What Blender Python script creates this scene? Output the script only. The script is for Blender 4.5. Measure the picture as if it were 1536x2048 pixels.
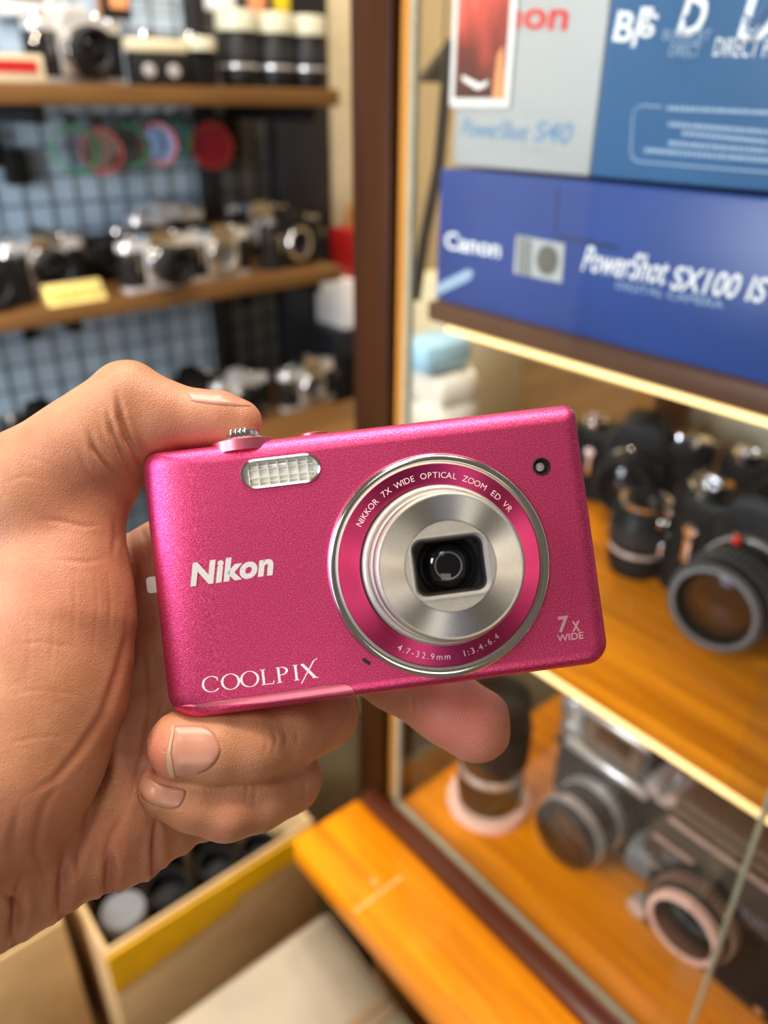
import bpy, bmesh, math, random
import numpy as np
from mathutils import Vector, Matrix
from mathutils.bvhtree import BVHTree

random.seed(7)
rng = np.random.default_rng(7)
for o in list(bpy.data.objects):
    bpy.data.objects.remove(o)
SC = bpy.context.scene
COL = SC.collection

# ------------------------------------------------------------------ camera
# eye-origin frame: X along the shelf wall (to the far right), Y along the
# cabinet front (to the far left), Z up; the eye is 1.45 m above the floor
EYE = Vector((0, 0, 1.45))
FPX = 1539.0
PITCH, HEAD, ROLL = math.radians(28), math.radians(40), math.radians(0.5)
vF = Vector((math.sin(HEAD)*math.cos(PITCH), math.cos(HEAD)*math.cos(PITCH), -math.sin(PITCH)))
vR = Vector((math.cos(HEAD), -math.sin(HEAD), 0))
vU = vR.cross(vF)
cR = vR*math.cos(ROLL) + vU*math.sin(ROLL)
cU = -vR*math.sin(ROLL) + vU*math.cos(ROLL)
CAM_M = Matrix(((cR.x, cU.x, -vF.x, EYE.x), (cR.y, cU.y, -vF.y, EYE.y), (cR.z, cU.z, -vF.z, EYE.z), (0, 0, 0, 1)))
cd = bpy.data.cameras.new('camera')
cam = bpy.data.objects.new('camera', cd)
COL.objects.link(cam)
cam.matrix_world = CAM_M
cd.sensor_fit = 'VERTICAL'
cd.sensor_height = 34.6
cd.sensor_width = 25.95
cd.lens = FPX*34.6/2048
cd.clip_start = 0.005
cd.dof.use_dof = True
cd.dof.focus_distance = 0.170
cd.dof.aperture_fstop = 8.6
SC.camera = cam

# ------------------------------------------------------------------ light
SC.view_settings.view_transform = 'Standard'
SC.view_settings.look = 'None'
SC.view_settings.gamma = 1
SC.view_settings.use_curve_mapping = False
SC.view_settings.exposure = 0.0
SC.cycles.use_denoising = True
SC.cycles.max_bounces = 8
SC.cycles.sample_clamp_indirect = 6.0
W = bpy.data.worlds.new('world')
SC.world = W
W.use_nodes = True
W.node_tree.nodes['Background'].inputs[0].default_value = (0.95, 0.80, 0.66, 1)
W.node_tree.nodes['Background'].inputs[1].default_value = 0.15


def area(name, loc, target, sx, sy, power, color, shape='RECTANGLE'):
    l = bpy.data.lights.new(name, 'AREA')
    l.shape = shape
    l.size = sx
    if shape in ('RECTANGLE', 'ELLIPSE'):
        l.size_y = sy
    l.energy = power
    l.color = color
    o = bpy.data.objects.new(name, l)
    COL.objects.link(o)
    o.location = Vector(loc) + EYE
    d = Vector(target) - Vector(loc)
    o.rotation_euler = d.to_track_quat('-Z', 'Y').to_euler()
    return o


WARM = (1.0, 0.80, 0.60)
NEUT = (1.0, 0.93, 0.85)
COOL = (0.72, 0.82, 1.0)
# ceiling lamps of the shop, then lights added to brighten wall, shelves and hand
area('overhead_light', (0.10, 0.25, 1.15), (0.1, 0.2, 0), 0.60, 0.30, 10, WARM)
area('overhead_light', (-0.45, -0.25, 1.15), (0.05, 0.1, -0.1), 0.30, 0.30, 2.5, NEUT)
area('overhead_light', (0.55, 0.75, 1.15), (0.6, 1.4, -0.2), 0.14, 0.14, 7, NEUT, 'DISK')
area('overhead_light', (0.05, 0.75, 1.15), (0.3, 1.4, -0.2), 0.14, 0.14, 7, NEUT, 'DISK')
area('overhead_light', (0.45, 0.05, 1.15), (0.45, 0.2, 0), 0.14, 0.14, 7, WARM, 'DISK')
area('overhead_light', (0.95, 1.10, 1.15), (1.0, 1.7, 0), 0.14, 0.14, 14, WARM, 'DISK')  # unseen, added to brighten the cream wall beyond the case
area('overhead_light', (-1.55, 0.25, 1.0), (0.3, 1.4, -0.2), 0.5, 0.5, 21, (1.0, 0.93, 0.82))  # key light added for shelf wall and hand, no lamp known there
area('shelf_fill', (0.15, 0.45, 0.85), (0.3, 1.5, -0.30), 0.45, 0.25, 5, (0.93, 0.97, 1.0))  # fill added to lift the dim shelf boards, no such spotlight known
area('shelf_side_fill', (-0.55, 0.50, 0.02), (0.35, 1.5, -0.25), 0.40, 0.55, 17, (0.92, 0.96, 1.0))  # unseen one-sided fill added to brighten the shelf wall, no showcase there
area('hand_fill', (-0.85, -1.15, -0.15), (0.05, 0.12, -0.1), 0.7, 0.7, 5, (1.0, 0.90, 0.78))  # unseen low fill added to brighten the lower palm
# the bright shop front away to the left
area('shop_front_daylight', (-1.25, 0.45, 0.10), (0.1, 0.1, -0.05), 0.4, 1.0, 7.5, (0.50, 0.55, 1.0))

# ------------------------------------------------------------------ pixel rays (used to measure real places)


def ray(px, py):
    a = (px-768)/FPX
    b = -(py-1024)/FPX
    return vF + cR*a + cU*b


def onX(px, py, X):
    r = ray(px, py)
    return r*(X/r.x)


def onY(px, py, Y):
    r = ray(px, py)
    return r*(Y/r.y)


def onZ(px, py, Z):
    r = ray(px, py)
    return r*(Z/r.z)


# ------------------------------------------------------------------ mesh helpers
ID = Matrix.Identity(4)


def T(x, y, z):
    return Matrix.Translation((x, y, z))


def RX(a):
    return Matrix.Rotation(math.radians(a), 4, 'X')


def RY(a):
    return Matrix.Rotation(math.radians(a), 4, 'Y')


def RZ(a):
    return Matrix.Rotation(math.radians(a), 4, 'Z')


def box(bm, x0, x1, y0, y1, z0, z1, bev=0.0, M=ID, seg=2):
    r = bmesh.ops.create_cube(bm, size=1)
    vs = r['verts']
    for v in vs:
        v.co = Vector(((x0+x1)/2 + v.co.x*(x1-x0), (y0+y1)/2 + v.co.y*(y1-y0), (z0+z1)/2 + v.co.z*(z1-z0)))
    es = list({e for v in vs for e in v.link_edges})
    if bev > 0:
        r2 = bmesh.ops.bevel(bm, geom=es, offset=bev, segments=seg, affect='EDGES', profile=0.5)
        vs = list({v for f in r2['faces'] for v in f.verts} | {v for v in vs if v.is_valid})
    for v in vs:
        v.co = M @ v.co
    return vs


def lathe(bm, prof, n=32, M=ID, cap0=True, cap1=True):
    rings = []
    for r, z in prof:
        rings.append([bm.verts.new(M @ Vector((r*math.cos(2*math.pi*i/n), r*math.sin(2*math.pi*i/n), z))) for i in range(n)])
    for a, b in zip(rings, rings[1:]):
        for i in range(n):
            bm.faces.new((a[i], a[(i+1) % n], b[(i+1) % n], b[i]))
    if cap0:
        bm.faces.new(rings[0][::-1])
    if cap1:
        bm.faces.new(rings[-1])


def ringlathe(bm, prof, n=64, M=ID):
    """closed profile revolved (a ring)"""
    rings = []
    for r, z in prof:
        rings.append([bm.verts.new(M @ Vector((r*math.cos(2*math.pi*i/n), r*math.sin(2*math.pi*i/n), z))) for i in range(n)])
    m = len(rings)
    for k in range(m):
        a, b = rings[k], rings[(k+1) % m]
        for i in range(n):
            bm.faces.new((a[i], a[(i+1) % n], b[(i+1) % n], b[i]))


def tube(bm, pts, r, n=8):
    pts = [Vector(p) for p in pts]
    rings = []
    up = Vector((0.123, 0.31, 0.94)).normalized()
    for i, p in enumerate(pts):
        t = (pts[min(i+1, len(pts)-1)] - pts[max(i-1, 0)]).normalized()
        a = t.cross(up)
        if a.length < 1e-3:
            a = t.cross(Vector((1, 0, 0)))
        a.normalize()
        b = t.cross(a)
        rr = r[i] if isinstance(r, (list, tuple)) else r
        rings.append([bm.verts.new(p + a*rr*math.cos(2*math.pi*k/n) + b*rr*math.sin(2*math.pi*k/n)) for k in range(n)])
    for a, b in zip(rings, rings[1:]):
        for i in range(n):
            bm.faces.new((a[i], a[(i+1) % n], b[(i+1) % n], b[i]))
    bm.faces.new(rings[0][::-1])
    bm.faces.new(rings[-1])


def loft(bm, rings, M=ID, cap=True, closed=True):
    R = [[bm.verts.new(M @ Vector(p)) for p in ring] for ring in rings]
    n = len(R[0])
    for a, b in zip(R, R[1:]):
        for i in range(n if closed else n-1):
            bm.faces.new((a[i], a[(i+1) % n], b[(i+1) % n], b[i]))
    if cap:
        bm.faces.new(R[0][::-1])
        bm.faces.new(R[-1])


def prism(bm, poly, z0, z1, M=ID):
    loft(bm, [[(x, y, z0) for x, y in poly], [(x, y, z1) for x, y in poly]], M)


def stadium(w, d, n=8):
    """outline of a bar with round ends, width w, depth d"""
    r = d/2
    h = w/2 - r
    p = []
    for i in range(n+1):
        a = -math.pi/2 + math.pi*i/n
        p.append((h + r*math.cos(a), r*math.sin(a)))
    for i in range(n+1):
        a = math.pi/2 + math.pi*i/n
        p.append((-h + r*math.cos(a), r*math.sin(a)))
    return p


def rrect(w, h, rads, n=6, cx=0, cy=0):
    """rounded rectangle, radii TL, TR, BR, BL; counter-clockwise"""
    tl, tr, br, bl = rads
    p = []
    for (sx, sy, r, a0) in ((1, 1, tr, 0), (-1, 1, tl, 90), (-1, -1, bl, 180), (1, -1, br, 270)):
        for i in range(n+1):
            a = math.radians(a0 + 90*i/n)
            p.append((cx + sx*(w/2-r) + r*math.cos(a), cy + sy*(h/2-r) + r*math.sin(a)))
    return p


def finish(name, bm, mat, parent=None, smooth=True, angle=40, origin=None):
    """link the bmesh as one mesh object; with a parent the coordinates are the parent's own"""
    bmesh.ops.recalc_face_normals(bm, faces=bm.faces)
    if origin is not None:
        o3 = Vector(origin)
        for v in bm.verts:
            v.co -= o3
    me = bpy.data.meshes.new(name)
    bm.to_mesh(me)
    bm.free()
    if smooth:
        for p in me.polygons:
            p.use_smooth = True
        try:
            me.set_sharp_from_angle(angle=math.radians(angle))
        except Exception:
            pass
    if mat is not None:
        me.materials.append(mat)
    o = bpy.data.objects.new(name, me)
    COL.objects.link(o)
    if parent is not None:
        o.parent = parent
        if origin is not None:
            o.location = Vector(origin)
    elif origin is not None:
        o.location = Vector(origin) + EYE
    return o


def tag(o, label, cat, group=None):
    o['label'] = label
    o['category'] = cat
    if group:
        o['group'] = group
    return o


def thing(name, label, cat, loc=(0, 0, 0), rz=0.0, group=None):
    o = bpy.data.objects.new(name, None)
    o.empty_display_size = 0.02
    COL.objects.link(o)
    o.location = Vector(loc) + EYE
    o.rotation_euler = (0, 0, math.radians(rz))
    return tag(o, label, cat, group)


def struct(name, bm, mat, origin=(0, 0, 0), **k):
    o = finish(name, bm, mat, None, origin=origin, **k)
    o['kind'] = 'structure'
    return o


def copy_tree(o, parent=None):
    c = o.copy()
    COL.objects.link(c)
    if parent is not None:
        c.parent = parent
    for ch in list(o.children):
        copy_tree(ch, c)
    return c


def text_bm(body, size=1.0, shear=0.0, offset=0.0, extrude=0.0, spacing=1.0, align='LEFT', xscale=1.0):
    cu = bpy.data.curves.new('lettering', 'FONT')
    cu.body = body
    cu.size = size
    cu.shear = shear
    cu.offset = offset
    cu.extrude = extrude
    cu.space_character = spacing
    cu.align_x = align
    cu.resolution_u = 4
    ob = bpy.data.objects.new('lettering', cu)
    COL.objects.link(ob)
    dg = bpy.context.evaluated_depsgraph_get()
    me = bpy.data.meshes.new_from_object(ob.evaluated_get(dg))
    bm = bmesh.new()
    bm.from_mesh(me)
    bpy.data.objects.remove(ob)
    bpy.data.curves.remove(cu)
    bpy.data.meshes.remove(me)
    if xscale != 1.0:
        for v in bm.verts:
            v.co.x *= xscale
    return bm


def fit_text(bm, x0, x1, y0, y1):
    """scale the lettering to a box"""
    xs = [v.co.x for v in bm.verts]
    ys = [v.co.y for v in bm.verts]
    a, b, c, d = min(xs), max(xs), min(ys), max(ys)
    for v in bm.verts:
        v.co.x = x0 + (v.co.x-a)/(b-a)*(x1-x0)
        v.co.y = y0 + (v.co.y-c)/(d-c)*(y1-y0)
    return bm


def xform(bm, M):
    bmesh.ops.transform(bm, matrix=M, verts=bm.verts)
    return bm


def merge(dst, src):
    me = bpy.data.meshes.new('tmp')
    src.to_mesh(me)
    src.free()
    dst.from_mesh(me)
    bpy.data.meshes.remove(me)
    return dst


# ------------------------------------------------------------------ materials


class NT:
    def __init__(s, name):
        s.m = bpy.data.materials.new(name)
        s.m.use_nodes = True
        s.t = s.m.node_tree
        s.b = s.t.nodes['Principled BSDF']
        s.out = s.t.nodes['Material Output']

    def n(s, typ, **kw):
        x = s.t.nodes.new(typ)
        for k, v in kw.items():
            setattr(x, k, v)
        return x

    def l(s, a, b):
        s.t.links.new(a, b)

    def coord(s, kind='Object', scale=(1, 1, 1), rot=(0, 0, 0)):
        tc = s.n('ShaderNodeTexCoord')
        mp = s.n('ShaderNodeMapping')
        mp.inputs['Scale'].default_value = scale
        mp.inputs['Rotation'].default_value = rot
        s.l(tc.outputs[kind], mp.inputs['Vector'])
        return mp.outputs[0]

    def noise(s, vec, scale, detail=3, rough=0.5):
        x = s.n('ShaderNodeTexNoise')
        x.inputs['Scale'].default_value = scale
        x.inputs['Detail'].default_value = detail
        x.inputs['Roughness'].default_value = rough
        s.l(vec, x.inputs['Vector'])
        return x.outputs['Fac']

    def ramp(s, fac, stops):
        x = s.n('ShaderNodeValToRGB')
        e = x.color_ramp.elements
        while len(e) < len(stops):
            e.new(0.5)
        for el, (p, c) in zip(e, stops):
            el.position = p
            el.color = (*c, 1) if len(c) == 3 else c
        s.l(fac, x.inputs[0])
        return x.outputs[0]

    def bump(s, fac, strength, dist=0.001, normal=None):
        x = s.n('ShaderNodeBump')
        x.inputs['Strength'].default_value = strength
        x.inputs['Distance'].default_value = dist
        s.l(fac, x.inputs['Height'])
        if normal is not None:
            s.l(normal, x.inputs['Normal'])
        s.l(x.outputs[0], s.b.inputs['Normal'])
        return x.outputs[0]

    def set(s, **kw):
        for k, v in kw.items():
            s.b.inputs[k.replace('_', ' ')].default_value = (*v, 1) if isinstance(v, tuple) and len(v) == 3 else v
        return s


def simple(name, col, rough=0.5, metal=0.0, var=0.12, scale=60, bump=0.0, **kw):
    t = NT(name)
    t.set(Roughness=rough, Metallic=metal, **kw)
    v = t.coord()
    f = t.noise(v, scale)
    lo = tuple(max(0, c*(1-var)) for c in col)
    hi = tuple(min(1, c*(1+var)) for c in col)
    t.l(t.ramp(f, [(0.3, lo), (0.7, hi)]), t.b.inputs['Base Color'])
    if bump:
        t.bump(t.noise(v, scale*8), bump, 0.0005)
    return t.m


def wood(name, c0, c1, rough=0.4, axis='Y', scale=26, coat=0.0):
    t = NT(name)
    t.set(Roughness=rough, Coat_Weight=coat, Coat_Roughness=0.15)
    sc = {'X': (0.06, 1, 1), 'Y': (1, 0.06, 1), 'Z': (1, 1, 0.06)}[axis]
    v = t.coord(scale=sc)
    f = t.noise(v, scale, 5, 0.6)
    f2 = t.noise(v, scale*7, 3, 0.6)
    mx = t.n('ShaderNodeMath', operation='MULTIPLY_ADD')
    t.l(f2, mx.inputs[0])
    mx.inputs[1].default_value = 0.35
    t.l(f, mx.inputs[2])
    t.l(t.ramp(mx.outputs[0], [(0.42, c0), (0.82, c1)]), t.b.inputs['Base Color'])
    t.set(Specular_IOR_Level=0.3)
    t.bump(f2, 0.08, 0.0006)
    return t.m


M = {}
M['chrome'] = simple('chrome', (0.80, 0.78, 0.75), 0.12, 1.0, 0.03)
M['silver'] = simple('satin_silver', (0.72, 0.70, 0.67), 0.28, 0.6, 0.05)
M['black_metal'] = simple('black_metal', (0.008, 0.0075, 0.007), 0.45, 0.0, 0.2, Specular_IOR_Level=0.22)
M['leather'] = simple('black_leatherette', (0.009, 0.008, 0.007), 0.6, 0, 0.3, 900, 0.5, Specular_IOR_Level=0.2)
M['rubber'] = simple('black_rubber', (0.025, 0.025, 0.026), 0.55, 0, 0.2, 200)
M['black_panel'] = simple('black_panel', (0.008, 0.009, 0.012), 0.5, 0, 0.2, 10)
M['white_plastic'] = simple('white_plastic', (0.82, 0.80, 0.76), 0.4, 0, 0.04)
M['cream_plastic'] = simple('cream_plastic', (0.52, 0.50, 0.36), 0.4, 0, 0.05)
M['grey_plastic'] = simple('grey_plastic', (0.16, 0.16, 0.165), 0.45, 0, 0.08)
M['beige_wall'] = simple('beige_paint', (0.72, 0.56, 0.32), 0.7, 0, 0.06, 5)
M['floor'] = simple('floor_vinyl', (0.20, 0.17, 0.13), 0.5, 0, 0.15, 8)
M['bronze'] = simple('dull_bronze', (0.40, 0.25, 0.18), 0.4, 0.15, 0.1)
M['warm_black'] = simple('warm_black_plate', (0.055, 0.033, 0.017), 0.5, 0.0, 0.15, Specular_IOR_Level=0.15)  # black plate with the strip's warm light put into its brown tone
M['card'] = simple('cardboard', (0.54, 0.35, 0.155), 0.75, 0, 0.10, 25, 0.1)
M['card_pale'] = simple('pale_cardboard', (0.31, 0.25, 0.16), 0.42, 0, 0.14, 14, 0.1)
M['card_in'] = simple('cardboard_inside', (0.30, 0.19, 0.09), 0.8, 0, 0.1, 25)
M['tape'] = simple('yellow_tape', (0.90, 0.50, 0.005), 0.3, 0, 0.12, 30)
M['shelf_wood'] = wood('shelf_wood', (0.065, 0.028, 0.008), (0.18, 0.085, 0.024), 0.45, 'X')
M['orange_wood'] = wood('orange_varnished_wood', (0.44, 0.115, 0.001), (0.82, 0.27, 0.002), 0.33, 'Y', 70, 0.03)
M['post_wood'] = wood('dark_red_wood', (0.012, 0.0035, 0.0006), (0.042, 0.012, 0.0016), 0.5, 'Z', 40, 0.0)
M['post_wood'].node_tree.nodes['Principled BSDF'].inputs['Specular IOR Level'].default_value = 0.12
M['trim_wood'] = wood('maroon_wood', (0.05, 0.010, 0.003), (0.11, 0.024, 0.007), 0.35, 'Y', 26, 0.2)
M['back_wood'] = wood('amber_wood', (0.34, 0.14, 0.02), (0.55, 0.25, 0.05), 0.4, 'Z', 20)
M['brown_edge'] = wood('brown_edging', (0.05, 0.022, 0.012), (0.12, 0.055, 0.03), 0.4, 'Y', 30)
M['blue_box'] = simple('blue_carton', (0.018, 0.055, 0.24), 0.35, 0, 0.08, 18)
M['steel_box'] = simple('steel_blue_carton', (0.035, 0.12, 0.27), 0.35, 0, 0.06, 14)
M['grey_box'] = simple('pale_grey_carton', (0.40, 0.42, 0.42), 0.5, 0, 0.04, 14)
M['print_white'] = simple('white_print', (0.80, 0.83, 0.86), 0.5, 0, 0.02)
M['print_grey'] = simple('pale_blue_print', (0.30, 0.42, 0.58), 0.5, 0, 0.02)
M['print_red'] = simple('red_print', (0.62, 0.02, 0.02), 0.5, 0, 0.04)
M['print_blue'] = simple('blue_print', (0.13, 0.27, 0.45), 0.5, 0, 0.04)
M['print_dim'] = simple('grey_print', (0.40, 0.46, 0.50), 0.5, 0, 0.04)
M['red'] = simple('red_plastic', (0.42, 0.012, 0.012), 0.4, 0, 0.1)
M['yellow'] = simple('yellow_card', (0.85, 0.62, 0.02), 0.45, 0, 0.05)
M['orange_print'] = simple('orange_card', (0.75, 0.30, 0.12), 0.5, 0, 0.05)
M['gold'] = simple('gold_tag', (0.90, 0.72, 0.25), 0.3, 0.6, 0.1)
M['cream_card'] = simple('cream_card', (0.62, 0.53, 0.34), 0.5, 0, 0.05)
M['pale_blue'] = simple('pale_blue_cloth', (0.30, 0.52, 0.66), 0.7, 0, 0.08)
M['cloth'] = simple('off_white_cloth', (0.70, 0.66, 0.56), 0.8, 0, 0.1, 20, 0.3)
M['slate'] = simple('slate_grey', (0.10, 0.10, 0.09), 0.6, 0, 0.1)
M['paper_green'] = simple('olive_packing_paper', (0.30, 0.26, 0.15), 0.7, 0, 0.25, 14, 0.4)
M['bag'] = simple('grey_blue_plastic', (0.42, 0.48, 0.58), 0.3, 0, 0.2, 40)
M['red_dot'] = simple('red_index_dot', (0.75, 0.02, 0.01), 0.35, 0, 0.02)
M['pink_ring'] = simple('rose_anodised_ring', (0.95, 0.62, 0.52), 0.35, 0.1, 0.04)
M['brown_leather'] = simple('worn_brown_leather', (0.16, 0.10, 0.055), 0.5, 0, 0.15, 300, 0.3)
M['brown_glass'] = simple('amber_coated_glass', (0.06, 0.022, 0.006), 0.06, 0, 0.05)
M['dark_glass'] = simple('dark_lens_glass', (0.006, 0.006, 0.008), 0.04, 0, 0.05)
M['green_sticker'] = simple('green_sticker', (0.25, 0.50, 0.08), 0.5, 0, 0.05)
M['navy_strap'] = simple('navy_strap', (0.012, 0.016, 0.03), 0.6, 0, 0.1)
M['grid_wire_pale'] = simple('grey_wire', (0.09, 0.12, 0.15), 0.4, 0.0, 0.1)


def emit(name, col, strength):
    t = NT(name)
    t.set(Base_Color=col, Emission_Color=col, Emission_Strength=strength, Roughness=0.5)
    return t.m


M['led'] = emit('warm_led_tape', (1.0, 0.68, 0.28), 1.3)


def grid_panel_mat(name, c_lo, c_hi):
    t = NT(name)
    t.set(Roughness=0.45)
    v = t.coord()
    f = t.noise(v, 4.0, 1)
    t.l(t.ramp(f, [(0.35, c_lo), (0.65, c_hi)]), t.b.inputs['Base Color'])
    return t.m


M['grid_blue'] = grid_panel_mat('blue_grey_board', (0.34, 0.46, 0.57), (0.50, 0.63, 0.73))
M['grid_brown'] = grid_panel_mat('dark_olive_board', (0.045, 0.042, 0.035), (0.10, 0.095, 0.085))


def pane(name, tint, spec=1.0):
    t = NT(name)
    tr = t.n('ShaderNodeBsdfTransparent')
    tr.inputs[0].default_value = (*tint, 1)
    gl = t.n('ShaderNodeBsdfGlossy')
    gl.inputs['Roughness'].default_value = 0.02
    fr = t.n('ShaderNodeLayerWeight')
    fr.inputs['Blend'].default_value = 0.5
    pw = t.n('ShaderNodeMath', operation='POWER')
    t.l(fr.outputs['Facing'], pw.inputs[0])
    pw.inputs[1].default_value = 5.0
    mu = t.n('ShaderNodeMath', operation='MULTIPLY_ADD')
    t.l(pw.outputs[0], mu.inputs[0])
    mu.inputs[1].default_value = 0.8*spec
    mu.inputs[2].default_value = 0.035*spec
    mx = t.n('ShaderNodeMixShader')
    t.l(mu.outputs[0], mx.inputs[0])
    t.l(tr.outputs[0], mx.inputs[1])
    t.l(gl.outputs[0], mx.inputs[2])
    t.l(mx.outputs[0], t.out.inputs['Surface'])
    return t.m


M['glass'] = pane('cabinet_glass', (0.97, 0.985, 0.975))
M['glass_edge'] = simple('green_glass_edge', (0.30, 0.29, 0.20), 0.25, 0, 0.1)
M['filter_green'] = pane('green_filter_glass', (0.55, 0.80, 0.60))
M['filter_orange'] = pane('orange_filter_glass', (0.55, 0.16, 0.05))
M['filter_clear'] = pane('clear_filter_glass', (0.86, 0.92, 0.94))
M['filter_red'] = simple('red_filter_glass', (0.22, 0.008, 0.016), 0.12, 0, 0.05)
M['ring_green'] = simple('green_filter_rim', (0.03, 0.22, 0.07), 0.3, 0.2, 0.1)
M['ring_red'] = simple('red_filter_rim', (0.35, 0.035, 0.02), 0.3, 0.2, 0.1)

# pink anodised metal of the compact camera: fine flakes
t = NT('pink_metallic_paint')
t.set(Metallic=0.9, Roughness=0.40)
v = t.coord()
f = t.noise(v, 4200, 1)
t.l(t.ramp(f, [(0.30, (0.48, 0.040, 0.135)), (0.52, (0.70, 0.066, 0.21)), (0.72, (0.96, 0.17, 0.34))]), t.b.inputs['Base Color'])
t.bump(f, 0.26, 0.0002)
M['pink'] = t.m
M['pink_lip'] = simple('pink_bare_metal', (0.80, 0.20, 0.30), 0.36, 0.9, 0.05, 900)


def brushed(name, col, rough, aniso):
    t = NT(name)
    t.set(Metallic=1.0, Roughness=rough, Anisotropic=aniso)
    v = t.coord()
    f = t.noise(v, 2600, 2)
    lo = tuple(c*0.9 for c in col)
    t.l(t.ramp(f, [(0.35, lo), (0.65, col)]), t.b.inputs['Base Color'])
    tg = t.n('ShaderNodeTangent')
    tg.direction_type = 'RADIAL'
    tg.axis = 'Z'
    t.l(tg.outputs[0], t.b.inputs['Tangent'])
    return t.m


M['pink_brushed'] = brushed('pink_spun_metal', (0.74, 0.065, 0.22), 0.36, 0.9)
M['steel_brushed'] = brushed('spun_steel', (0.74, 0.72, 0.66), 0.36, 0.92)
M['steel_matte'] = simple('bead_blasted_steel', (0.52, 0.51, 0.46), 0.42, 0.85, 0.10, 2600, 0.2)
M['logo_silver'] = simple('hatched_silver_logo', (0.86, 0.88, 0.86), 0.38, 0.5, 0.18, 4000)
M['logo_white'] = simple('white_logo', (0.92, 0.78, 0.82), 0.45, 0, 0.03)
M['logo_rose'] = simple('faded_rose_print', (0.52, 0.30, 0.34), 0.45, 0.2, 0.05)
M['logo_pale'] = simple('pale_ring_print', (0.88, 0.70, 0.74), 0.45, 0, 0.03)
M['flash_refl'] = simple('flash_reflector', (0.95, 0.95, 0.93), 0.22, 0.15, 0.05)
M['lamp_grey'] = simple('af_lamp_diffuser', (0.30, 0.27, 0.26), 0.25, 0, 0.1)
M['hole'] = simple('dark_recess', (0.01, 0.008, 0.009), 0.5, 0, 0.1)
M['coating'] = simple('green_lens_coating', (0.03, 0.35, 0.30), 0.1, 0.5, 0.1)

# skin
t = NT('skin')
t.set(Roughness=0.46, Subsurface_Weight=0.12, Subsurface_Scale=0.004, Specular_IOR_Level=0.45)
t.b.inputs['Subsurface Radius'].default_value = (1.0, 0.35, 0.2)
v = t.coord()
f = t.noise(v, 95, 4, 0.6)
f2 = t.noise(v, 700, 3, 0.6)
base = t.ramp(f, [(0.28, (0.44, 0.185, 0.092)), (0.52, (0.51, 0.235, 0.128)), (0.75, (0.58, 0.285, 0.155))])
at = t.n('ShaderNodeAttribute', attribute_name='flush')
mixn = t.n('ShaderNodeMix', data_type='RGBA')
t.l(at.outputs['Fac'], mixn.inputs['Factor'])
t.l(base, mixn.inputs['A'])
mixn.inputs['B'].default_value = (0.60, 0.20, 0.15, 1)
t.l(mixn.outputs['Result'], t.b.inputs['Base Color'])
vo = t.n('ShaderNodeTexVoronoi', feature='DISTANCE_TO_EDGE')
vo.inputs['Scale'].default_value = 1700
t.l(v, vo.inputs['Vector'])
b1 = t.bump(vo.outputs['Distance'], 0.40, 0.0004)
b2 = t.n('ShaderNodeBump')
b2.inputs['Strength'].default_value = 0.13
b2.inputs['Distance'].default_value = 0.0006
t.l(f2, b2.inputs['Height'])
t.l(b1, b2.inputs['Normal'])
# ridges of the finger print, only where the pad is
tc = t.n('ShaderNodeTexCoord')
wv = t.n('ShaderNodeTexWave', wave_type='RINGS', rings_direction='SPHERICAL')
wv.inputs['Scale'].default_value = 560
wv.inputs['Distortion'].default_value = 1.2
mpv = t.n('ShaderNodeMapping')
t.l(tc.outputs['Object'], mpv.inputs['Vector'])
t.l(mpv.outputs[0], wv.inputs['Vector'])
SKIN_MAP = mpv
at2 = t.n('ShaderNodeAttribute', attribute_name='print')
mu = t.n('ShaderNodeMath', operation='MULTIPLY')
t.l(wv.outputs['Fac'], mu.inputs[0])
t.l(at2.outputs['Fac'], mu.inputs[1])
b3 = t.n('ShaderNodeBump')
b3.inputs['Strength'].default_value = 0.35
b3.inputs['Distance'].default_value = 0.00015
t.l(mu.outputs[0], b3.inputs['Height'])
t.l(b2.outputs[0], b3.inputs['Normal'])
t.l(b3.outputs[0], t.b.inputs['Normal'])
M['skin'] = t.m
M['nail'] = simple('finger_nail', (0.56, 0.27, 0.19), 0.30, 0, 0.05, 200)
M['nail_edge'] = simple('nail_free_edge', (0.56, 0.36, 0.22), 0.4, 0, 0.05, 200)

# ================================================================== the room
FZ = -1.45
bm = bmesh.new()
box(bm, -1.6, 2.6, -1.2, 2.4, FZ-.05, FZ)
struct('floor', bm, M['floor'], (0, 0, FZ))
bm = bmesh.new()
box(bm, -1.6, 2.6, 1.72, 1.80, FZ, 1.2)
struct('wall_back', bm, M['beige_wall'], (0, 1.76, FZ))
bm = bmesh.new()
box(bm, 2.3, 2.38, -1.2, 1.72, FZ, 1.2)
struct('wall_right', bm, M['beige_wall'], (2.34, 0, FZ))

# wall boards behind the camera shelves
SY, PY_ = 1.20, 1.52


def grid_panel(name, label, x0, x1, z0, z1, mat, wire, pitch, cat='panel'):
    root = thing(name, label, cat, ((x0+x1)/2, PY_, z0))
    w, h = x1-x0, z1-z0
    bm = bmesh.new()
    box(bm, -w/2, w/2, 0, .02, 0, h, .002)
    finish('board', bm, mat, root)
    bm = bmesh.new()
    n = int(w/pitch)
    for i in range(n+1):
        x = -w/2 + .01 + i*pitch
        if x < w/2:
            tube(bm, [(x, -.006, 0), (x, -.006, h)], .0019, 6)
    for j in range(int(h/pitch)+1):
        z = .02 + j*pitch
        tube(bm, [(-w/2, -.009, z), (w/2, -.009, z)], .0019, 6)
    finish('wire_grid', bm, wire, root)
    return root


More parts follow.
